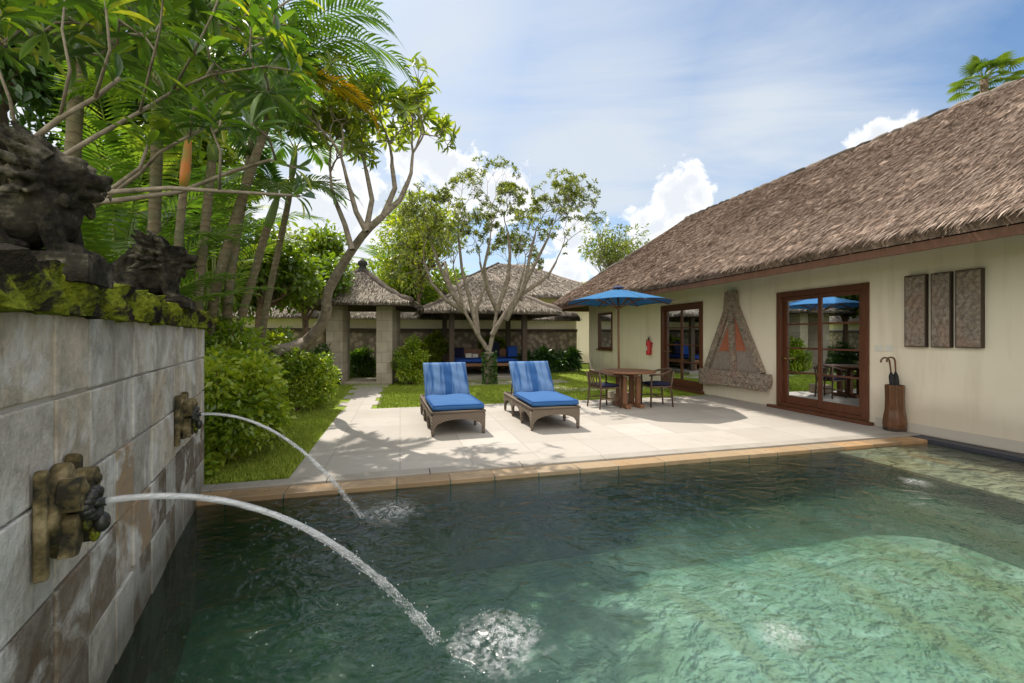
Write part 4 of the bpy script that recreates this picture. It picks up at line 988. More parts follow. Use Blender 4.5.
# water masks and jets
def mask(label, Y, z):
    o = thing('water_spout', label, 'fountain spout', fw(Y, z, .002), FW_ROT, 'carved masks spouting water from the wall')
    # local: x along wall, -y into the pool
    P = lambda x, zz_, d: (x, -d, zz_)
    mb = MB(); mb.prism([(-.15, -.21), (-.15, .18), (-.135, .195), (-.115, .19), (-.11, -.20), (-.12, -.215)], .0, .035, P); mb.build('side_strip', 'carved_tuff', o, bevel=.012, seg=3)
    mb = MB(); mb.prism([(.15, -.19), (.15, .18), (.10, .20), (.095, -.19)], .0, .045, P); mb.build('side_strip', 'carved_tuff', o, bevel=.012, seg=3)
    def lobes(k4, k8, sx, sz): return [((sx+k4*math.cos(4*a)+k8*math.cos(8*a))*math.cos(a), (sz+k4*1.3*math.cos(4*a))*math.sin(a)) for a in [2*math.pi*i/48 for i in range(48)]]
    MB().prism(lobes(.012, .008, .12, .17), .0, .055, P).build('back_plate', 'carved_tuff', o, bevel=.016, seg=3)
    mb = MB()
    for sx in (-1, 1):
        up_ = [(sx*.012, .012), (sx*.02, .10), (sx*.045, .135), (sx*.085, .14), (sx*.108, .115), (sx*.112, .06), (sx*.098, .015), (sx*.055, .0)]
        lo_ = [(sx*.014, -.012), (sx*.055, -.006), (sx*.088, -.02), (sx*.082, -.075), (sx*.092, -.125), (sx*.105, -.155), (sx*.06, -.165), (sx*.02, -.13)]
        mb.prism(up_, .045, .105, P); mb.prism(lo_, .045, .092, P); mb.ball((sx*.066, -.106, .092), (.022, .016, .024), 12, 8)
    mb.build('face', 'carved_tuff', o, bevel=.02, seg=4)
    mb = MB()
    for i in range(16):
        a = 2*math.pi*i/16; mb.ball((.044*math.cos(a), -.098-.014*abs(math.sin(a)), .01+.05*math.sin(a)), (.022, .030, .022), 8, 6)
    mb.ball((.012, -.135, -.075), (.034, .026, .040), 12, 8); mb.build('mouth', 'wet_dark_stone', o, True)
    mb = MB(); mb.ball((.01, -.115, -.115), (.028, .016, .035), 10, 7); mb.ball((-.03, -.105, -.06), (.018, .014, .03), 10, 7); mb.build('moss_patch', 'mossy_stone', o, True)
    o.scale = (.86, .9, .84) if Y < 2 else (.92, .9, .88)
    MB().tube([(0, -.06, .01), (0, -.15, .01)], [.022, .018], 12).build('nozzle', 'wet_dark_stone', o, True)
    return o
MY1, MY2 = 1.41, 3.12
mask('large carved stone mask spout with a broad jet, nearest on the wall', MY1, .875)
mask('carved stone mask spout with a thin jet near the far end of the wall', MY2, .862)
def jet(label, Y, z, land, r0, r1, seed):
    random.seed(seed); a = fw(Y, z, .13); b = Vector((land.x, land.y, WZ)); n_ = 46
    o = thing('water_jet', label, 'water jet', a, 0, 'water jets arching into the pool')
    def P(t): q = a.lerp(b, t); q.z = a.z+.02*t-(a.z+.02-b.z)*t*t; return q
    mb = MB(); pts = [P(i/n_) for i in range(n_+1)]
    mb.tube(pts, [(r0+(r1*.8-r0)*(i/n_)**1.2)*(1+random.gauss(0, .10)*(i/n_)) for i in range(n_+1)], 12)
    for k_ in range(7):
        off = Vector((random.gauss(0, 1), random.gauss(0, 1), random.gauss(0, 1))).normalized()
        ps = [pts[i]+off*(r1*1.6*(i/n_)**1.5)+Vector((random.gauss(0, 1), random.gauss(0, 1), random.gauss(0, 1)))*.004*(i/n_) for i in range(8, n_+1)]
        mb.tube(ps, [r0*.32*random.uniform(.5, 1.2) for _ in ps], 6)
    mb.build('stream', 'jet_water', o, True, origin=a)
    dm = MB()
    for i in range(230):
        t_ = random.random()**.55; q = P(t_)+Vector((random.gauss(0, 1), random.gauss(0, 1), random.gauss(0, 1)))*r1*1.0*t_
        if q.z > WZ: dm.ball(q, random.uniform(.0018, .0045), 6, 4)
    dm.build('droplets', 'droplet', o, True, origin=a)['kind'] = 'stuff'
l1, l2 = gnd(438, 641, WZ), gnd(362, 518, WZ)
jet('broad white water jet arching from the nearer mask', MY1, .885, l1, .0115, .019, 11)
jet('thin water jet arching from the farther mask', MY2, .872, l2, .0105, .016, 12)
def splash(label, c, rad, hgt, seed, drops, fm='foam'):
    random.seed(seed); c = Vector(c); o = thing('splash', label, 'splash', c, 0, 'patches of foam on the pool')
    mb = MB(); n_ = 70; ph = [random.random()*6 for _ in range(8)]
    def fn_(u, v):
        x = (u-.5)*2; y = (v-.5)*2; q = math.hypot(x, y); k_ = max(0, 1-q)
        h_ = hgt*k_**1.4*(.55+.45*math.sin(x*9+ph[0]+2*math.sin(y*7+ph[1]))*math.sin(y*11+ph[2])) + (random.random()*hgt*.35*k_)
        return (x*rad*(1+.12*math.sin(5*math.atan2(y, x)+ph[3])), y*rad*.85*(1+.15*math.sin(4*math.atan2(y, x)+ph[4])), .003+max(0, h_)-(.012 if q > .96 else 0))
    mb.grid(fn_, n_, n_); mb.build('foam', fm, o, True, fix=False)
    dm = MB()
    if not drops: return o
    for i in range(drops):
        a = random.random()*6.28; q = abs(random.gauss(0, .55)); dm.ball((math.cos(a)*q*rad, math.sin(a)*q*rad, abs(random.gauss(0, hgt*1.1))+.005), random.uniform(.0010, .0030), 6, 4)
    dm.build('droplets', 'droplet', o, True)['kind'] = 'stuff'; return o
splash('large white splash where the nearer jet lands', gnd(500, 640, WZ), .27, .020, 21, 260)
splash('small white splash where the farther jet lands', gnd(392, 512, WZ), .34, .028, 22, 220)
splash('pale patch drawn for a light spot in the shallow green water', gnd(784, 636, WZ), .16, .008, 23, 0, 'bright_spot')  # thin pale patch stands in for a bright spot of light
splash('pale patch drawn for a light spot beside the pale stone ledge', gnd(916, 482, WZ), .18, .008, 24, 0, 'bright_spot')
random.seed(99)

# ------------------------------------------------------------------ sun loungers
def arch_panel(mb, p, q, ztop, zed, zmid, th, n=12):
    p, q = Vector(p), Vector(q); d = (q-p).normalized(); s_ = Vector((-d.y, d.x, 0))*th/2
    top = []; bot = []
    for i in range(n+1):
        t_ = i/n; c = p.lerp(q, t_); zb_ = zed+(zmid-zed)*math.sqrt(max(0, 1-(2*t_-1)**2)); top.append((c, ztop)); bot.append((c, zb_))
    vs = []
    for i in range(n+1):
        c, zt_ = top[i]; zb_ = bot[i][1]
        vs += [(c.x+s_.x, c.y+s_.y, zt_), (c.x-s_.x, c.y-s_.y, zt_), (c.x-s_.x, c.y-s_.y, zb_), (c.x+s_.x, c.y+s_.y, zb_)]
    fs = [(4*i+a, 4*i+(a+1) % 4, 4*i+4+(a+1) % 4, 4*i+4+a) for i in range(n) for a in range(4)]+[(0, 1, 2, 3), (4*n+3, 4*n+2, 4*n+1, 4*n)]
    mb.add(vs, fs)
def pillow(mb, sx, sy, sz, n=14, m_=18, M=None, seed=0):
    """soft cushion, centred in x/y, from z=0 to sz"""
    rs = random.Random(seed); ph = [rs.random()*6 for _ in range(4)]; vs = []; fs = []
    def edge(t): return 1-abs(2*t-1)**7
    for side in (1, 0):
        for j in range(m_+1):
            for i in range(n+1):
                u, v = i/n, j/m_; k_ = (edge(u)*edge(v))**.5
                x = (u-.5)*sx; y = (v-.5)*sy; w_ = .010*math.sin(x*13+ph[0]+3*math.sin(y*5))*math.sin(y*11+ph[1])*k_
                z = sz/2+(sz/2*(.42+.58*k_)+w_)*(1 if side else -1)
                vs.append((x, y, z))
    N_ = (n+1)*(m_+1)
    for j in range(m_):
        for i in range(n):
            a = j*(n+1)+i; fs += [(a, a+1, a+n+2, a+n+1), (N_+a, N_+a+n+1, N_+a+n+2, N_+a+1)]
    for i in range(n): fs += [(i, N_+i, N_+i+1, i+1), (m_*(n+1)+i, m_*(n+1)+i+1, N_+m_*(n+1)+i+1, N_+m_*(n+1)+i)]
    for j in range(m_): a, b = j*(n+1), (j+1)*(n+1); fs += [(a, b, N_+b, N_+a), (a+n, N_+a+n, N_+b+n, b+n)]
    mb.add(vs, fs, None, M)
def make_lounger(loc, rz, label, ang):
    o = thing('sun_lounger', label, 'sun lounger', loc, rz, 'blue cushioned loungers on the terrace')
    W, L_ = .80, 1.92
    f = MB(); f.box((-W/2+.025, .03, .29), (W/2-.025, 1.86, .33)); f.build('deck', 'wicker', o, bevel=.006)
    a = MB(); arch_panel(a, (-W/2+.03, .018, 0), (W/2-.03, .018, 0), .345, .09, .235, .035); a.build('front_apron', 'wicker', o)
    a = MB(); arch_panel(a, (-W/2+.03, L_-.018, 0), (W/2-.03, L_-.018, 0), .345, .09, .235, .035); a.build('rear_apron', 'wicker', o)
    for sx in (-1, 1):
        a = MB()
        for (y0, y1) in ((.036, .63), (.632, 1.26), (1.262, L_-.036)): arch_panel(a, (sx*(W/2-.018), y0, 0), (sx*(W/2-.018), y1, 0), .345, .09, .24, .035)
        a.build('side_apron', 'wicker', o)
        for y in (.03, .63, 1.26, L_-.03):
            l_ = MB(); l_.tube([(sx*(W/2-.025), y, 0), (sx*(W/2-.025), y, .05), (sx*(W/2-.025), y, .30)], [.018, .026, .032], 8); l_.build('leg', 'wicker', o, True)
    r_ = MB(); r_.tube([(-W/2+.01, 0, .34), (W/2-.01, 0, .34), (W/2-.01, L_, .34), (-W/2+.01, L_, .34), (-W/2+.01, 0, .34)], .02, 8); r_.build('rim', 'wicker', o, True)
    c = MB(); pillow(c, W-.04, 1.22, .115, M=Matrix.Translation((0, .61, .345)), seed=1); cu_ = c.build('seat_cushion', 'blue_cushion', o, True)
    p_ = MB(); zp = .46-.02
    p_.tube([(-W/2+.03, .012, zp), (W/2-.03, .012, zp), (W/2-.026, 1.2, zp), (-W/2+.026, 1.2, zp), (-W/2+.03, .012, zp)], .007, 6); p_.build('piping', 'piping_blue', cu_, True)
    M = Matrix.Translation((0, 1.19, .36)) @ Matrix.Rotation(ang, 4, 'X')
    b = MB(); b.box((-W/2+.04, .0, -.015), (W/2-.04, .66, .015), None, M); b.build('backrest', 'wicker', o, bevel=.006)
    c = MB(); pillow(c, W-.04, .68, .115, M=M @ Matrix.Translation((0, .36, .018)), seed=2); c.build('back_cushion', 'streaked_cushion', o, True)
    q = M @ Vector((0, .5, -.02))
    for sx in (-.3, .3): MB().bar((sx, q.y, q.z), (sx, q.y+.22, .33), .025, .025).build('strut', 'wicker', o)
    return o
a, b = gnd(430.7, 437), gnd(486, 433.5); lounge_a = make_lounger((a+b)/2+Vector((.0, 0, 0)), ROT+R(2), 'blue cushioned wicker lounger nearer the garden path', R(52))
a, b = gnd(530.5, 431), gnd(580.7, 428.9)
lounge_b = make_lounger((a+b)/2, ROT-R(1), 'blue cushioned wicker lounger nearer the table and parasol', R(52))

# ------------------------------------------------------------------ parasol, table, chairs
pp = gnd(619, 401.5); PA = thing('parasol', 'open blue parasol with brown wooden pole behind the round table', 'parasol', pp, R(10))
Z0 = CAMH+(HZ-303)/F*pp.y; ZT = CAMH+(HZ-288.5)/F*pp.y; RC = 55/F*pp.y
MB().tube([(0, 0, .02), (-.01, -.0, 1.2), (-.02, 0, ZT+.03)], [.024, .024, .022], 10).build('pole', 'teak', PA, True)
mb = MB(); mb.box((-.19, -.19, 0), (.19, .19, .22)); mb.lathe([(.05, .22), (.04, .34)], 12); mb.build('base_block', 'concrete_base', PA, bevel=.015)
mb = MB(); tip = Vector((-.02, 0, ZT))
for i in range(8):
    a0, a1 = 2*math.pi*i/8, 2*math.pi*(i+1)/8; r0_, r1_ = Vector((math.cos(a0)*RC, math.sin(a0)*RC, Z0)), Vector((math.cos(a1)*RC, math.sin(a1)*RC, Z0))
    def fn_(u, v):
        p_ = tip.lerp(r0_.lerp(r1_, u), .06+.94*v); s_ = math.sin(math.pi*u); p_.z -= .035*s_*v*(1-v)*4*.6-(.03*s_*v**3); return p_
    mb.grid(fn_, 8, 8)
mb.build('canopy', 'blue_canvas', PA, True, solid=.004, fix=False)
mb = MB()
for i in range(8):
    a0, a1 = 2*math.pi*i/8, 2*math.pi*(i+1)/8; e0, e1 = Vector((math.cos(a0)*.15-.02, math.sin(a0)*.15, ZT+.008)), Vector((math.cos(a1)*.15-.02, math.sin(a1)*.15, ZT+.008))
    mb.add([tip+Vector((0, 0, .075)), e0, e1], [(0, 1, 2)])
mb.build('vent_cap', 'navy_canvas', PA, solid=.004)
MB().lathe([(.012, ZT+.07), (.025, ZT+.09), (.02, ZT+.11), (.006, ZT+.12)], 10, None, Matrix.Translation((-.02, 0, 0))).build('finial', 'teak', PA, True)
MB().lathe([(.026, Z0-.14), (.05, Z0-.13), (.05, Z0-.08), (.026, Z0-.07)], 12, None, Matrix.Translation((-.018, 0, 0))).build('hub', 'teak', PA, True)
for i in range(8):
    a0 = 2*math.pi*i/8; e = Vector((math.cos(a0)*(RC-.01), math.sin(a0)*(RC-.01), Z0-.012)); h = Vector((-.02, 0, ZT-.02))
    rb = MB().bar(h, e, .018, .024).build('rib', 'teak', PA); MB().bar((-.018+.045*math.cos(a0), .045*math.sin(a0), Z0-.105), h.lerp(e, .5)-Vector((0, 0, .013)), .014, .018).build('strut', 'teak', rb)
tp = gnd(628, 406.5); TB = thing('round_table', 'round wooden garden table with slab legs between two chairs', 'table', tp, ROT)
MB().lathe([(.50, .705), (.545, .708), (.552, .725), (.545, .742), (.50, .745)], 40).build('tabletop', 'teak', TB, bevel=.004)
MB().cbox((0, 0, .68), (.62, .10, .05)).cbox((0, 0, .655), (.10, .62, .05-.002)).build('brace', 'teak', TB, bevel=.005)
for sx in (-1, 1):
    for sy in (-1, 1): MB().box((sx*.15-.045, sy*.12-.045, .075), (sx*.15+.045, sy*.12+.045, .63)).build('leg', 'teak', TB, bevel=.008)
for sx in (-1, 1): MB().box((sx*.15-.05, -.30, 0), (sx*.15+.05, .30, .073)).build('foot', 'teak', TB, bevel=.012)
MB().box((-.099, -.04, .01), (.099, .04, .06)).build('cross_rail', 'teak', TB, bevel=.005)
def make_chair(loc, rz, label):                       # faces +x
    o = thing('garden_chair', label, 'chair', loc, rz, 'wooden armchairs at the round table')
    s_ = MB(); s_.box((-.22, -.24, .40), (.24, .24, .43)); s_.build('seat', 'chair_wood', o, bevel=.006)
    c = MB(); pillow(c, .44, .45, .06, M=Matrix.Translation((.01, 0, .43)), seed=4); c.build('cushion', 'navy_cushion', o, True)
    for (x, y, sp) in ((.22, .23, .01), (.22, -.23, .01), (-.21, .21, .03), (-.21, -.21, .03)):
        l_ = MB(); sg = 1 if y > 0 else -1; tz = .64 if x > 0 else .73
        l_.tube([(x+(.01 if x > 0 else -.04), y+sg*sp*.5, 0), (x, y, .42), (x-(.0 if x > 0 else .05), y+sg*.02, tz)], [.016, .021, .017], 8); l_.build('leg', 'chair_wood', o, True)
    pts = [(.27, -.255, .645), (.18, -.265, .66), (.0, -.275, .67)]
    for i in range(9): a = -math.pi/2-math.pi*i/8; pts.append((-.03+.26*math.cos(a)*1.0, .27*math.sin(a)*1.0, .68+.08*math.sin(math.pi*i/8)))
    pts += [(.0, .275, .67), (.18, .265, .66), (.27, .255, .645)]
    MB().tube(pts, .022, 8).build('arm_rail', 'chair_wood', o, True)
    for i in range(5):
        y = (i-2)*.085; MB().bar((-.21, y*.9, .43), (-.285+.02*abs(i-2), y*1.1, .74-.012*abs(i-2)), .032, .014, up=(1, 0, 0)).build('slat', 'chair_wood', o)
    r_ = MB()
    for y in (-.22, .22): r_.bar((-.225, y, .2), (.225, y, .2), .018, .022)
    r_.bar((.0, -.21, .2), (.0, .21, .2), .018, .022); r_.build('stretcher', 'chair_wood', o); return o
ca = make_chair(gnd(604, 407.2), ROT+R(8), 'wooden armchair with navy seat pad nearer the blue loungers')
cb_ = copy_tree(ca); cb_.location = gnd(656.5, 405.3); cb_.rotation_euler = (0, 0, ROT+R(172)); cb_['label'] = 'wooden armchair with navy seat pad nearer the villa doors'

# ------------------------------------------------------------------ gate, gazebo, boundary wall, far building
def hip(parent, cx, cy, ze, zr, hx, hy, rx, ry, mat, dens, nu=26, nv=12, th=.14, sag=-.12, ln=.16, wd=.02):
    E = [(cx-hx, cy-hy, ze), (cx+hx, cy-hy, ze), (cx+hx, cy+hy, ze), (cx-hx, cy+hy, ze)]; Rr = [(cx-rx, cy-ry, zr), (cx+rx, cy-ry, zr), (cx+rx, cy+ry, zr), (cx-rx, cy+ry, zr)]
    qs = [(E[i], E[(i+1) % 4], Rr[(i+1) % 4], Rr[i], nu, nv) for i in range(4)]
    r_ = thatched(parent, qs, dens, mat, th=th, ln=ln, wd=wd, sag=-sag)
    hc = MB()
    for i in range(4):
        p_, q_ = Vector(Rr[i]), Vector(E[i]); pts = []
        for k_ in range(9): t_ = k_/8; pts.append(p_.lerp(q_, t_)+Vector((0, 0, th*.85+sag*math.sin(math.pi*t_)+random.gauss(0, .012))))
        hc.tube(pts, [.10+random.gauss(0, .012) for _ in pts], 7)
    hc.build('hip_cap', 'dark_thatch', r_, True)
    MB().add([Vector(p_)-Vector((0, 0, .03)) for p_ in E+Rr], [(0, 1, 5, 4), (1, 2, 6, 5), (2, 3, 7, 6), (3, 0, 4, 7)]).build('roof_underside', 'dark_post_wood', parent, fix=False)
    return r_
gl_ = gnd(359, 383.5); gy = gl_.y
GT = thing('gateway', 'small thatched stone gateway at the end of the garden path', 'gate', gl_, R(6))
gx0 = (336.5-359)/F*gy; gx1 = (384.5-359)/F*gy
for x in (gx0, gx1):
    MB().box((x-.24, -.15, -.05), (x+.24, .45, 2.42)).build('pillar', 'gate_stone', GT, bevel=.015)
MB().box((gx0-.22, .7, -.05), (gx0+.0, 1.6, 2.3)).build('rear_pillar', 'gate_stone', GT, bevel=.015)
MB().box((gx1-.0, .7, -.05), (gx1+.22, 1.6, 2.3)).build('rear_pillar', 'gate_stone', GT, bevel=.015)
mb = MB(); mb.box((gx0-.9, -.35, 2.43), (gx1+.75, -.25, 2.53)); mb.box((gx0-.9, 1.5, 2.43), (gx1+.75, 1.6, 2.53)); mb.box((gx0-.9, -.249, 2.43), (gx0-.8, 1.499, 2.53)); mb.box((gx1+.65, -.249, 2.43), (gx1+.75, 1.499, 2.53)); mb.build('beam', 'dark_post_wood', GT)
gzx = (gx0+gx1)/2; zE = CAMH+(HZ-307)/F*gy; zA = CAMH+(HZ-273)/F*gy
hip(GT, gzx-.08, .6, zE, zA, 1.72, 1.5, .10, .08, 'grey_thatch', 900)
MB().lathe([(.22, zA-.02), (.24, zA+.12), (.13, zA+.22), (.10, zA+.30), (.16, zA+.36), (.15, zA+.44), (.07, zA+.5), (.02, zA+.56)], 10, None, Matrix.Translation((gzx-.08, .6, 0))).build('finial', 'finial_stone', GT, True)
MB().box((gx0+.25, -.1, -.04), (gx1-.25, 1.2, .06)).build('step', 'gate_stone', GT, bevel=.01)
# gazebo
GY = 15.6; gc = Vector(((484-512)/F*GY, GY, 0)); GZ = thing('gazebo', 'open thatched garden gazebo with dark posts and a blue daybed', 'gazebo', gc, ROT)
zE = CAMH+(HZ-314.5)/F*(GY-1.2); zA = CAMH+(HZ-282)/F*GY
hip(GZ, 0, .2, zE, zA, 2.25, 2.1, .42, .12, 'grey_thatch', 700, nu=34, nv=14)
for x in (-1.3, 1.2):
    for y in (-1.1, 1.2): MB().box((x-.085, y-.085, .12), (x+.085, y+.085, zE+.25)).build('post', 'dark_post_wood', GZ, bevel=.01)
mb = MB(); zb_ = zE+.02
for y in (-1.1, 1.2): mb.box((-1.5, y-.06, zb_), (1.4, y+.06, zb_+.12))
mb.build('beam', 'dark_post_wood', GZ)
MB().box((-1.7, -1.5, -.05), (1.6, 1.6, .12)).build('plinth', 'grey_kerb_stone', GZ, bevel=.01)
mb = MB(); mb.box((-1.35, -1.0, .42), (1.25, 1.1, .52)); [mb.box((x-.05, y-.05, .12), (x+.05, y+.05, .42)) for x in (-.9, 0, .9) for y in (-.9, 1.0)]; mb.build('bench', 'teak', GZ, bevel=.008)
mb = MB(); pillow(mb, 2.2, 1.8, .15, M=Matrix.Translation((-.05, .0, .52)), seed=5); mb.build('mattress', 'deep_blue_cushion', GZ, True)
mb = MB(); mb.box((-1.2, 1.13, .52), (1.1, 1.17, .95)); mb.build('back_rail', 'teak', GZ)
def gpt(x, y, z): return gc+Matrix.Rotation(ROT, 3, 'Z') @ Vector((x, y, z))
for (x, y, z, sx, sy, sz, rx, lb, mt_) in ((.98, -.3, .68, .36, .5, .40, 0, 'square deep blue cushion at the far post end of the daybed', 'deep_blue_cushion'),
      (-.6, -.25, .68, .22, .12, .16, 0, 'small white patterned cushion on the blue daybed', 'white_cushion'), (-.36, -.22, .68, .2, .12, .14, 0, 'smallest white cushion on the daybed, beside the patterned one', 'white_cushion'),
      (-.9, .75, .68, .55, .16, .34, 0, 'long navy bolster leaning on the daybed rail', 'navy_cushion'), (.45, .75, .68, .6, .16, .55, 0, 'tall navy bolster standing behind the tree trunk', 'navy_cushion')):
    mb = MB(); pillow(mb, sx, sz, sy*.6, M=Matrix.Translation((0, sy*.3, sz/2)) @ Matrix.Rotation(R(90), 4, 'X'), seed=int(x*10)+9)
    o = mb.build('cushion', mt_, None, True); o.location = gpt(x, y, z-.005); o.rotation_euler = (R(-8), 0, ROT); tag(o, lb, 'cushion', 'cushions on the gazebo daybed')
# boundary wall
BW = thing('boundary_wall', 'rough stone garden boundary wall with thatched coping', 'wall', LS(0, 17.3), ROT)
MB().box((-16, 0, -.1), (7.4, .35, 1.62)).build('stone_face', 'rough_stone', BW)
MB().box((-16, -.08, 1.622), (7.4, .43, 1.74)).build('coping', 'dark_post_wood', BW)
MB().box((-16, .04, 1.742), (7.4, .31, 2.12)).build('upper_band', 'cream_plaster', BW)
thatched(BW, [((-16, -.42, 2.08), (7.4, -.42, 2.08), (7.4, .17, 2.42), (-16, .17, 2.42), 90, 5), ((7.4, .77, 2.08), (-16, .77, 2.08), (-16, .17, 2.42), (7.4, .17, 2.42), 40, 4)], 500, 'grey_thatch', 'thatch_cap', th=.10, sag=0, ln=.14)
# far building
fc = Vector(((510-512)/F*25, 25.5, 0)); FB = thing('far_villa', 'distant thatched villa roof rising behind the gazebo', 'house', fc, ROT)
MB().box((-4.2, -3.2, 0), (4.2, 3.2, 3.6)).build('wall', 'cream_plaster', FB)
hip(FB, 0, 0, 3.35, CAMH+(HZ-268)/F*25.5, 5.3, 4.4, .75, .2, 'grey_thatch', 260, nu=40, nv=16, ln=.3, wd=.04, th=.2)

# ------------------------------------------------------------------ trees
# leaning frangipani by the path
def leaning_tree():
    Yd = 7.0; base = at(292, 392, 9.2); base.z = -.02
    root = thing('leaning_tree', 'leaning frangipani tree with a curved bare trunk beside the path', 'tree', base)
    P = [base, at(294, 366, 9.0), at(303, 345, 8.8), at(320, 328, 8.5), at(327, 312, 8.3), at(326, 296, 8.0), at(338, 272, 7.7), at(352, 250, 7.4), at(366, 231, 7.1), at(383, 216, Yd)]
    for _ in range(1):
        q = [P[0]]
        for i in range(len(P)-1): q += [P[i].lerp(P[i+1], .25), P[i].lerp(P[i+1], .75)]
        P = q+[P[-1]]
    mb = MB(); m_ = len(P); mb.tube(P, [.135-.085*i/(m_-1) for i in range(m_)], 10)
    mb.tube([at(306, 342, 8.75), at(290, 349, 8.4), at(277, 351, 8.1), at(268, 352, 7.9)], [.12, .125, .12, .115], 10)
    tips = []
    br = [((366, 231), (356, 212), (350, 190), -.2), ((383, 216), (400, 200), (408, 182), 0), ((383, 216), (395, 188), (392, 165), .4), ((352, 250), (345, 225), (335, 200), .2), ((366, 231), (372, 200), (366, 170), .5)]
    for (a, b, c, dz) in br:
        A, B, C = at(*a, Yd), at(*b, Yd+dz*.5), at(*c, Yd+dz); mb.tube([A, B, C], [.05, .042, .036], 7, cap=False)
        grow(mb, tips, C, (C-B).normalized(), .50, .032, 4, .85, .14, .16, (2, 3), .80, 6)
    mb.build('trunk', 'grey_bark', root, True, origin=base)
    sel = tips
    V, tf, rd = whorls(sel, (7, 11), .21, .06, 'mid', 1.0)
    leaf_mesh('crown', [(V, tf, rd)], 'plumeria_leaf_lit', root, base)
random.seed(31); leaning_tree()
# frangipani on the lawn, behind the loungers
def lawn_tree():
    base = gnd(490, 384.5, -.02); Yd = base.y
    root = thing('lawn_tree', 'sparse frangipani tree with pale branches on the lawn behind the loungers', 'tree', base)
    mb = MB(); j = at(489, 352, Yd); mb.tube([base, at(489, 372, Yd), j], [.20, .15, .14], 12)
    tips = []
    stems = [((489, 352), (478, 335), (465, 312), (456, 280), -.4), ((489, 352), (494, 330), (497, 310), (505, 282), .5), ((492, 335), (506, 312), (516, 298), (524, 270), 0), ((478, 335), (476, 310), (485, 285), (480, 262), .8), ((465, 312), (450, 290), (438, 262), (432, 245), -.2), ((497, 310), (488, 290), (484, 268), (490, 240), -.9), ((520, 300), (526, 280), (530, 255), (535, 235), .4), ((456, 300), (448, 280), (445, 262), (440, 268), .6), ((497, 310), (508, 280), (510, 255), (508, 232), -.3), ((478, 335), (470, 300), (462, 270), (458, 232), .1), ((516, 298), (534, 286), (548, 276), (556, 262), .2), ((465, 312), (446, 300), (432, 284), (424, 262), .3), ((506, 320), (522, 290), (536, 262), (548, 238), -.6)]
    for (a, b, c, d, dz) in stems:
        P = [at(*a, Yd), at(*b, Yd+dz*.3), at(*c, Yd+dz*.7), at(*d, Yd+dz)]; mb.tube(P, [.08, .06, .045, .034], 8, cap=False)
        grow(mb, tips, P[-1], ((P[-1]-P[-2]).normalized()+Vector((0, 0, .4))).normalized(), .46, .024, 6, .64, .10, .12, (2, 2, 3), .82, 5)
    mb.build('trunk', 'grey_bark', root, True, origin=base)
    V, tf, rd = whorls(tips, (5, 9), .125, .044, 'lo', 1.0)
    leaf_mesh('crown', [(V, tf, rd)], 'sparse_leaf', root, base)
    # climbing leaves on the lower trunk
    n = 500; t_ = rng.random(n); P = np.array([list(base.lerp(j, float(u))) for u in t_]); dd = rdir(n)*np.array([1, 1, .3]); P = P+unit(dd)*.17
    V, tf = leaf_arrays(P, dd+np.array([0, 0, -.4]), rdir(n)+np.array([0, 0, .5]), .10, .08, 'lo'); leaf_mesh('creeper', [(V, tf, rng.random(n))], 'dark_leaf', root, base)
random.seed(48); lawn_tree()
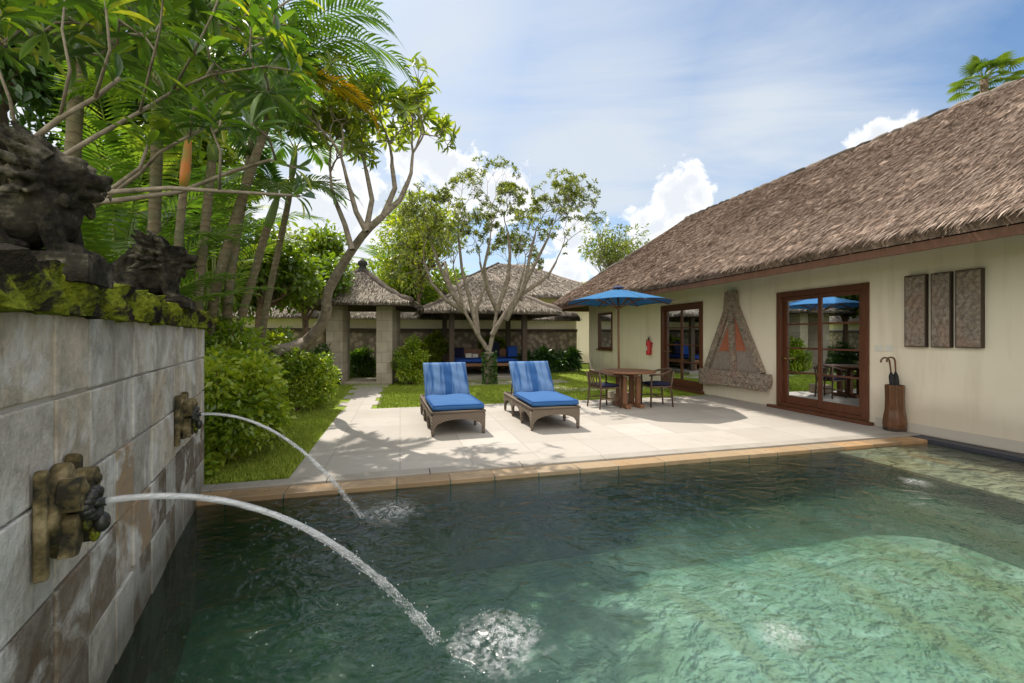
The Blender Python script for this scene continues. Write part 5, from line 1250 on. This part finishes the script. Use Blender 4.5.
# frangipani overhanging the fountain wall
def overhang_tree():
    base = Vector((-3.6, 1.9, 0)); root = thing('overhanging_tree', 'frangipani with long glossy leaves overhanging the stone lions', 'tree', base)
    mb = MB(); c0 = at(-150, 250, 2.35); mb.tube([base, base.lerp(c0, .5)+Vector((-.1, .05, 0)), c0], [.12, .09, .05], 10)
    B = [[(-150, 250, 2.35), (-60, 224, 2.4), (0, 214, 2.5), (60, 206, 2.6), (110, 190, 2.7), (140, 168, 2.7), (150, 140, 2.7)],
         [(0, 214, 2.5), (60, 200, 2.3), (110, 192, 2.4), (170, 188, 2.5), (235, 192, 2.6), (300, 196, 2.7)],
         [(-60, 224, 2.4), (-20, 190, 2.2), (20, 150, 2.2), (60, 118, 2.2), (95, 98, 2.2), (120, 78, 2.2)],
         [(-20, 190, 2.2), (10, 166, 2.4), (60, 158, 2.5), (100, 134, 2.6), (140, 112, 2.7), (172, 92, 2.7)],
         [(40, 245, 3.1), (72, 222, 3.0), (110, 195, 2.9), (138, 175, 2.9), (160, 152, 2.8), (200, 130, 2.8)],
         [(60, 206, 2.6), (120, 200, 2.7), (180, 192, 2.9), (230, 172, 2.9), (270, 160, 2.9), (296, 168, 2.9)],
         [(60, 118, 2.2), (70, 70, 2.1), (62, 30, 2.1), (66, -10, 2.1)], [(20, 150, 2.2), (10, 100, 2.0), (-5, 60, 2.0), (0, 10, 2.0)],
         [(172, 92, 2.7), (210, 75, 2.6), (240, 70, 2.55), (268, 66, 2.5)], [(140, 112, 2.7), (150, 70, 2.5), (160, 30, 2.4), (165, -20, 2.3)],
         [(172, 92, 2.7), (195, 50, 2.5), (210, 20, 2.4), (222, -10, 2.4)], [(95, 98, 2.2), (110, 50, 2.0), (105, 0, 2.0)]]
    nodes = []; tips = []
    B[4][0] = (0, 262, 3.2)
    for bi, poly in enumerate(B):
        P = [at(*p_) for p_ in poly]; r0_ = .018 if bi < 6 else .008
        mb.tube(P, [r0_*(1-.5*i/(len(P)-1)) for i in range(len(P))], 8)
        tips.append((P[-1], (P[-1]-P[-2]).normalized()))
        for i in range(len(P)-1):
            for u in (.25, .5, .75): nodes.append(P[i].lerp(P[i+1], u))
    Q = []
    for i in range(170):
        px_ = random.uniform(-70, 300); py_ = random.uniform(-80, 55) if px_ < 190 else random.uniform(-20, 125)
        if px_ > 220 and py_ < -5: continue
        Q.append(at(px_, py_, random.uniform(2.4, 3.9)))
    Q.sort(key=lambda q: min((n_-q).length for n_ in nodes))
    for q in Q:                                       # twigs fork off the nearest wood already grown
        nb = min(nodes, key=lambda n_: (n_-q).length+(.25 if n_.z > q.z else 0)); L_ = (q-nb).length
        mid = nb.lerp(q, .5)+Vector((random.gauss(0, .06), random.gauss(0, .06), random.gauss(-.02, .04)))*min(1, L_*2)
        th_ = .007+.004*min(1, L_); mb.tube([nb, nb.lerp(mid, .6), mid, q], [th_, th_*.9, th_*.85, .006], 6); nodes += [mid, nb.lerp(mid, .5), mid.lerp(q, .6)]
        tips.append((q, ((q-mid).normalized()+Vector((0, 0, .5))).normalized()))
    mb.build('trunk', 'grey_bark', root, True, origin=base)
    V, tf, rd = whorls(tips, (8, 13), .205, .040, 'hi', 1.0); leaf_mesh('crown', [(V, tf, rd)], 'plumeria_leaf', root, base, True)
random.seed(55); overhang_tree()
# palms
def pl_(base_px, Y, *pts):
    b = at(base_px[0], base_px[1], Y); b.z = 0; return [b]+[at(x, y, Y+dy) for x, y, dy in pts]
random.seed(60)
GRP = 'ringed palms behind the fountain wall'
palm('slender palm with a long leaning trunk and dark crown, tallest of the cluster', pl_((203, 400), 6.2, (212, 300, 0), (236, 215, 0), (258, 150, 0), (272, 108, .1)), .085, .065, 'green_crownshaft',
     [(8, 55, -72, 1.2, None), (-22, 38, -75, 1.1, None), (35, 60, -60, 1.1, None), (-10, 66, -60, 1.15, None), (22, 42, -78, 1.1, None), (80, 60, -30, 1., None), (140, 45, -50, 1., None), (190, 55, -40, 1, None), (240, 40, -60, .9, None), (-60, 48, -60, 1.05, None), (14, 15, -80, .85, 'orange_palm_leaf'), (-5, 76, -30, 1.05, None)], group=GRP, L=1.95, ll=.52)
palm('palm with mossy straight trunk just behind the tallest leaning one', pl_((222, 400), 6.8, (228, 290, 0), (240, 215, 0), (250, 160, 0), (256, 110, 0)), .09, .065, 'green_crownshaft',
     [(a, random.uniform(25, 65), random.uniform(-65, -30), random.uniform(.8, 1.1), None) for a in range(10, 360, 45)], group=GRP, L=1.8)
palm('shorter palm with drooping grey green fronds above the path', pl_((232, 400), 7.4, (240, 320, 0), (254, 275, 0), (264, 238, 0), (268, 226, 0)), .09, .07, 'green_crownshaft',
     [(10, 45, -55, 1.0, 'pale_palm_leaf'), (-20, 30, -60, .95, 'pale_palm_leaf'), (45, 50, -40, .9, None), (160, 30, -55, .95, 'pale_palm_leaf'), (200, 45, -50, 1, None), (260, 30, -65, .9, 'pale_palm_leaf'), (110, 60, -20, .9, None), (-60, 25, -65, .8, 'pale_palm_leaf'), (-90, 60, 0, .6, None)], group=GRP, L=1.5, ll=.45)
palm('palm with bright orange crownshaft behind the far stone lion', pl_((172, 420), 4.6, (174, 290, 0), (180, 225, 0), (184, 185, 0)), .05, .045, 'orange_crownshaft',
     [(a, random.uniform(45, 75), random.uniform(-50, 0), random.uniform(.8, 1.0), None) for a in (20, 80, 140, 200, 260, 320)], 'areca_leaf', GRP, L=1.4, ll=.4)
palm('darker palm trunk standing behind the orange crownshaft palm', pl_((196, 420), 5.6, (198, 290, 0), (206, 220, 0), (212, 160, 0)), .075, .06, 'green_crownshaft',
     [(a, random.uniform(35, 70), random.uniform(-60, -20), random.uniform(.8, 1.0), None) for a in range(0, 360, 50)], group=GRP, L=1.7)
palm('thin palm trunk at the outer side of the palm cluster', pl_((258, 410), 8.3, (262, 330, 0), (274, 270, 0), (288, 205, 0), (292, 175, 0)), .08, .06, 'green_crownshaft',
     [(a, random.uniform(30, 60), random.uniform(-60, -30), random.uniform(.7, .95), None) for a in range(25, 385, 60)], group=GRP, L=1.5)
palm('tall dark palm rising behind the nearest stone lion', pl_((64, 420), 4.4, (66, 260, 0), (72, 170, 0), (78, 60, 0), (80, -60, 0)), .085, .075, 'green_crownshaft',
     [(a, random.uniform(30, 65), random.uniform(-65, -30), 1, None) for a in range(15, 375, 45)], group=GRP, L=2.0)
palm('second dark palm behind the lions, beside frangipani branches', pl_((150, 420), 5.2, (152, 280, 0), (156, 180, 0), (158, 90, 0), (160, -30, 0)), .08, .07, 'green_crownshaft',
     [(a, random.uniform(30, 65), random.uniform(-65, -30), 1, None) for a in range(0, 360, 45)], group=GRP, L=2.0)
# areca clumps
def areca(label, base, n, L, hlo=.4, hhi=1.5):
    root = thing('areca_palm', label, 'palm', base, 0, 'clumping palms behind the wall'); b = Vector(base); st_ = MB()
    for i in range(n):
        az = i*2.4+random.random()*.5; e0 = R(random.uniform(62, 84)); q = b+Vector((math.cos(az), math.sin(az), 0))*random.random()*.2
        hh = random.uniform(hlo, hhi); q2 = q+Vector((math.cos(az)*.12, math.sin(az)*.12, hh)); st_.tube([q, q2], [.022, .016], 6)
        frond(root, base, q2, az, e0, R(random.uniform(-30, 15)), L*random.uniform(.85, 1.2), 36, .5, .04, 'areca_leaf', .3, .15)
    st_.build('stem', 'rachis', root, True, origin=base)
areca('bushy palm with feathery fronds behind the gap between lions', (at(98, 400, 5.2).x, 5.2, 0), 16, 2.2)
areca('bushy palm clump left of the orange crownshaft palm', (at(128, 400, 6.6).x, 6.6, 0), 14, 2.2)
areca('bushy palm clump behind the nearest lion, half out of the photo', (at(50, 400, 4.6).x, 4.6, 0), 14, 2.2)
areca('low feathery palm beside the end of the stone wall', (at(205, 400, 7.6).x, 7.6, 0), 6, 1.2)
areca('tall clumping palm whose fronds arch between the dark palm trunks', (at(118, 400, 5.8).x, 5.8, 0), 15, 2.0, 1.5, 3.0)
areca('tall clumping palm with fronds among the ringed leaning trunks', (at(215, 400, 8.6).x, 8.6, 0), 13, 2.0, 1.6, 3.4)
# distant small palm, fan palm
palm('small distant feather palm behind the gateway roof', pl_((390, 380), 22, (390, 300, 0), (388, 278, 0)), .12, .1, 'green_crownshaft', [(a, random.uniform(20, 75), random.uniform(-40, 0), 1, None) for a in range(0, 360, 36)], name='palm_tree', L=2.0, ll=.6, lw=.06, nl=20)
def fan_palm():
    random.seed(14)
    Y = 21.0; base = at(985, 330, Y); base.z = 0; root = thing('fan_palm', 'tall fan palm whose crown shows above the villa roof', 'palm', base)
    top = at(984, 80, Y); MB().tube([base, base.lerp(top, .5)+Vector((.15, 0, 0)), top], [.22, .17, .15], 10).build('trunk', 'brown_bark', root, True, origin=base)
    for i in range(22):
        a = i*2.4; e = random.uniform(-.45, 1.25); d = Vector((math.cos(a)*math.cos(e), math.sin(a)*math.cos(e), math.sin(e))); pl = random.uniform(.7, 1.15); c = top+d*pl
        x = d.cross(Vector((0, 0, 1))).normalized(); up = x.cross(d).normalized(); n = 22; P = []; D = []; N = []
        for k_ in range(n):
            b = R(-125+250*k_/(n-1)); dd = d*math.cos(b)+x*math.sin(b)+up*.1; P.append(c); D.append(dd+Vector((0, 0, -.25))); N.append(up)
        V, tf = leaf_arrays(np.array(P), np.array(D), np.array(N), .50+.10*rng.random(n), .055, 'mid')
        q = [list(top), list(top.lerp(c, .5)+Vector((0, 0, .05))), list(c)]
        rods = []
        for u in range(2):
            A, B_ = np.array(q[u]), np.array(q[u+1]); s_ = np.array(x)*.02; t_ = np.array(up)*.02; rods.append([A+s_, A+t_, A-s_, A-t_, B_+s_, B_+t_, B_-s_, B_-t_])
        leaf_mesh('frond', [(V, tf, np.clip(.3*rng.random(n)+random.random()*.6, 0, 1)), (np.array(rods), [(0, 1, 5, 4), (1, 2, 6, 5), (2, 3, 7, 6), (3, 0, 4, 7)], np.full(2, .9))], 'fan_leaf', root, base)
fan_palm()
# broadleaf background
random.seed(71)
def bg(label, px, py, Y, rx, ry, rz, n, ln, wd, mat, name='broadleaf_tree', tr=.12, shell=.35, ncl=14, bark='brown_bark', kind='lo'):
    c = at(px, py, Y); base = Vector((c.x+random.uniform(-.3, .3), c.y, 0))
    return broad_tree(name, label, base, None, (c, (rx, ry, rz)), n, ln, wd, mat, bark, 'broadleaf trees closing the garden', nclump=ncl, shell=shell, trunk_r=tr, kind=kind)
bg('yellow green broadleaf tree between the palm trunks and gateway roof', 262, 268, 10.5, 1.5, 1.5, 1.6, 5200, .17, .085, 'broad_leaf', kind='mid')
bg('leafy dark tree showing between the orange crownshaft and tallest trunk', 195, 160, 10, 1.8, 1.4, 2.2, 6000, .2, .10, 'broad_leaf', kind='mid')
bg('dense broadleaf tree just left of the gateway roof', 300, 272, 12.5, 1.4, 1.4, 1.5, 4500, .18, .10, 'broad_leaf', kind='mid')
bg('dark broadleaf tree deep behind the palm trunks', 205, 262, 11, 2.0, 1.6, 1.9, 6000, .18, .09, 'broad_leaf')
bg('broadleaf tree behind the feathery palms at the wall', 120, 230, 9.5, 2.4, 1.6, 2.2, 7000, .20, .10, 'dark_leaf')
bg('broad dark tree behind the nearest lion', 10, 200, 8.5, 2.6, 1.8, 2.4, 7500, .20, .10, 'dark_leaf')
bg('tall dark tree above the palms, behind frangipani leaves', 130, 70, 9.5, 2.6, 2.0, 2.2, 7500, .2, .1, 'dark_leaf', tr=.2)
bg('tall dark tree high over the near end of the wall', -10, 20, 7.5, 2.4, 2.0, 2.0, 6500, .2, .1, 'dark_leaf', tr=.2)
bg('low bright broadleaf tree in the gap left of the gateway finial', 322, 268, 15.5, 1.5, 1.3, 1.7, 4200, .2, .10, 'broad_leaf', kind='mid')
bg('yellow green light tree behind the lawn frangipani', 418, 245, 18, 2.2, 1.8, 2.6, 6500, .20, .085, 'yellow_leaf', ncl=20, shell=.5)
bg('bushy green tree behind the gateway and gazebo', 402, 290, 19.5, 2.4, 1.6, 1.8, 5500, .24, .12, 'broad_leaf')
bg('green tree behind the far side of the boundary wall, left of gateway', 240, 300, 19, 3.4, 2, 2.4, 6000, .28, .13, 'broad_leaf')
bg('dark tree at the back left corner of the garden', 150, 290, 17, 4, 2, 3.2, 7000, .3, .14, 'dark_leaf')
bg('airy grey green tree rising behind the villa roof', 612, 248, 26, 2.3, 2.0, 1.8, 2400, .24, .10, 'sparse_leaf', tr=.16, shell=.55, ncl=22, bark='grey_bark')
bg('low yellow green tree between the far villa and long villa', 583, 292, 30, 2.2, 1.5, 1.3, 2600, .3, .15, 'yellow_leaf')
bg('dark green tree behind the far villa roof, left side', 440, 300, 30, 4, 2, 3, 5000, .35, .18, 'broad_leaf', tr=.2)
# shrubs
random.seed(83)
SG = 'leafy shrubs along the garden beds'
shrub('big leafy yellow green shrub at the end of the stone wall', LS(-1.98, 5.75), (.66, .95, 1.55), 13000, .085, .045, 'shrub_leaf', SG, nclump=44)
shrub('tall shrub behind the big one, under the palm trunks', LS(-2.6, 7.0), (.8, .9, 1.85), 8500, .095, .05, 'shrub_leaf', SG, nclump=28)
shrub('low leafy shrub by the pool coping beside the wall end', LS(-2.12, 5.12), (.42, .32, .8), 4200, .075, .04, 'shrub_leaf', SG)
shrub('rounded shrub with bright tips beside the path', Vector(((304-512)/F*8.45, 8.45, 0)), (.64, .6, 1.36), 11000, .075, .04, 'shrub_leaf', SG, nclump=40)
shrub('shrub behind the leaning trunk, beneath the far palms', Vector(((258-512)/F*9.0, 9.0, 0)), (1.0, .8, 1.9), 6500, .11, .055, 'shrub_leaf', SG)
shrub('green shrub right of the gateway pillar', Vector(((409-512)/F*13.0, 13.0, 0)), (.55, .5, 1.62), 5200, .10, .05, 'shrub_leaf', SG, nclump=26)
shrub('low glossy plant seen through the gateway', Vector(((361-512)/F*15.3, 15.3, 0)), (.65, .4, .95), 1500, .26, .06, 'plumeria_leaf', SG, kind='mid')
shrub('dark shrub left of the gateway pillar', Vector(((318-512)/F*12.4, 12.4, 0)), (.6, .6, 1.3), 3200, .11, .055, 'dark_leaf', SG)
shrub('yellow green bush seen under the gazebo roof', Vector(((500-512)/F*18.0, 18.0-.9, 0)), (.9, .4, 1.75), 2600, .22, .06, 'yellow_leaf', SG, kind='mid')
shrub('yellow green plant left of the gazebo posts', Vector(((432-512)/F*16.2, 16.2, 0)), (.7, .5, 1.9), 3000, .16, .07, 'yellow_leaf', SG)
for (px, h, lb) in ((528, 1.0, 'dark leafy plant against the boundary wall nearest the gazebo'), (543, 1.1, 'tallest dark leafy plant in the row against the boundary wall'), (558, .95, 'dark leafy plant in the middle of the boundary wall row'), (573, .95, 'dark leafy plant against the boundary wall beside the villa corner')):
    shrub(lb, Vector(((px-512)/F*17.2, 17.2+.26*(px-528)/F*17.2, 0)), (.36, .25, h), 700, .30, .08, 'dark_leaf', 'dark plants along the boundary wall', 'plant', 10, 'mid', 'leafy_plant')
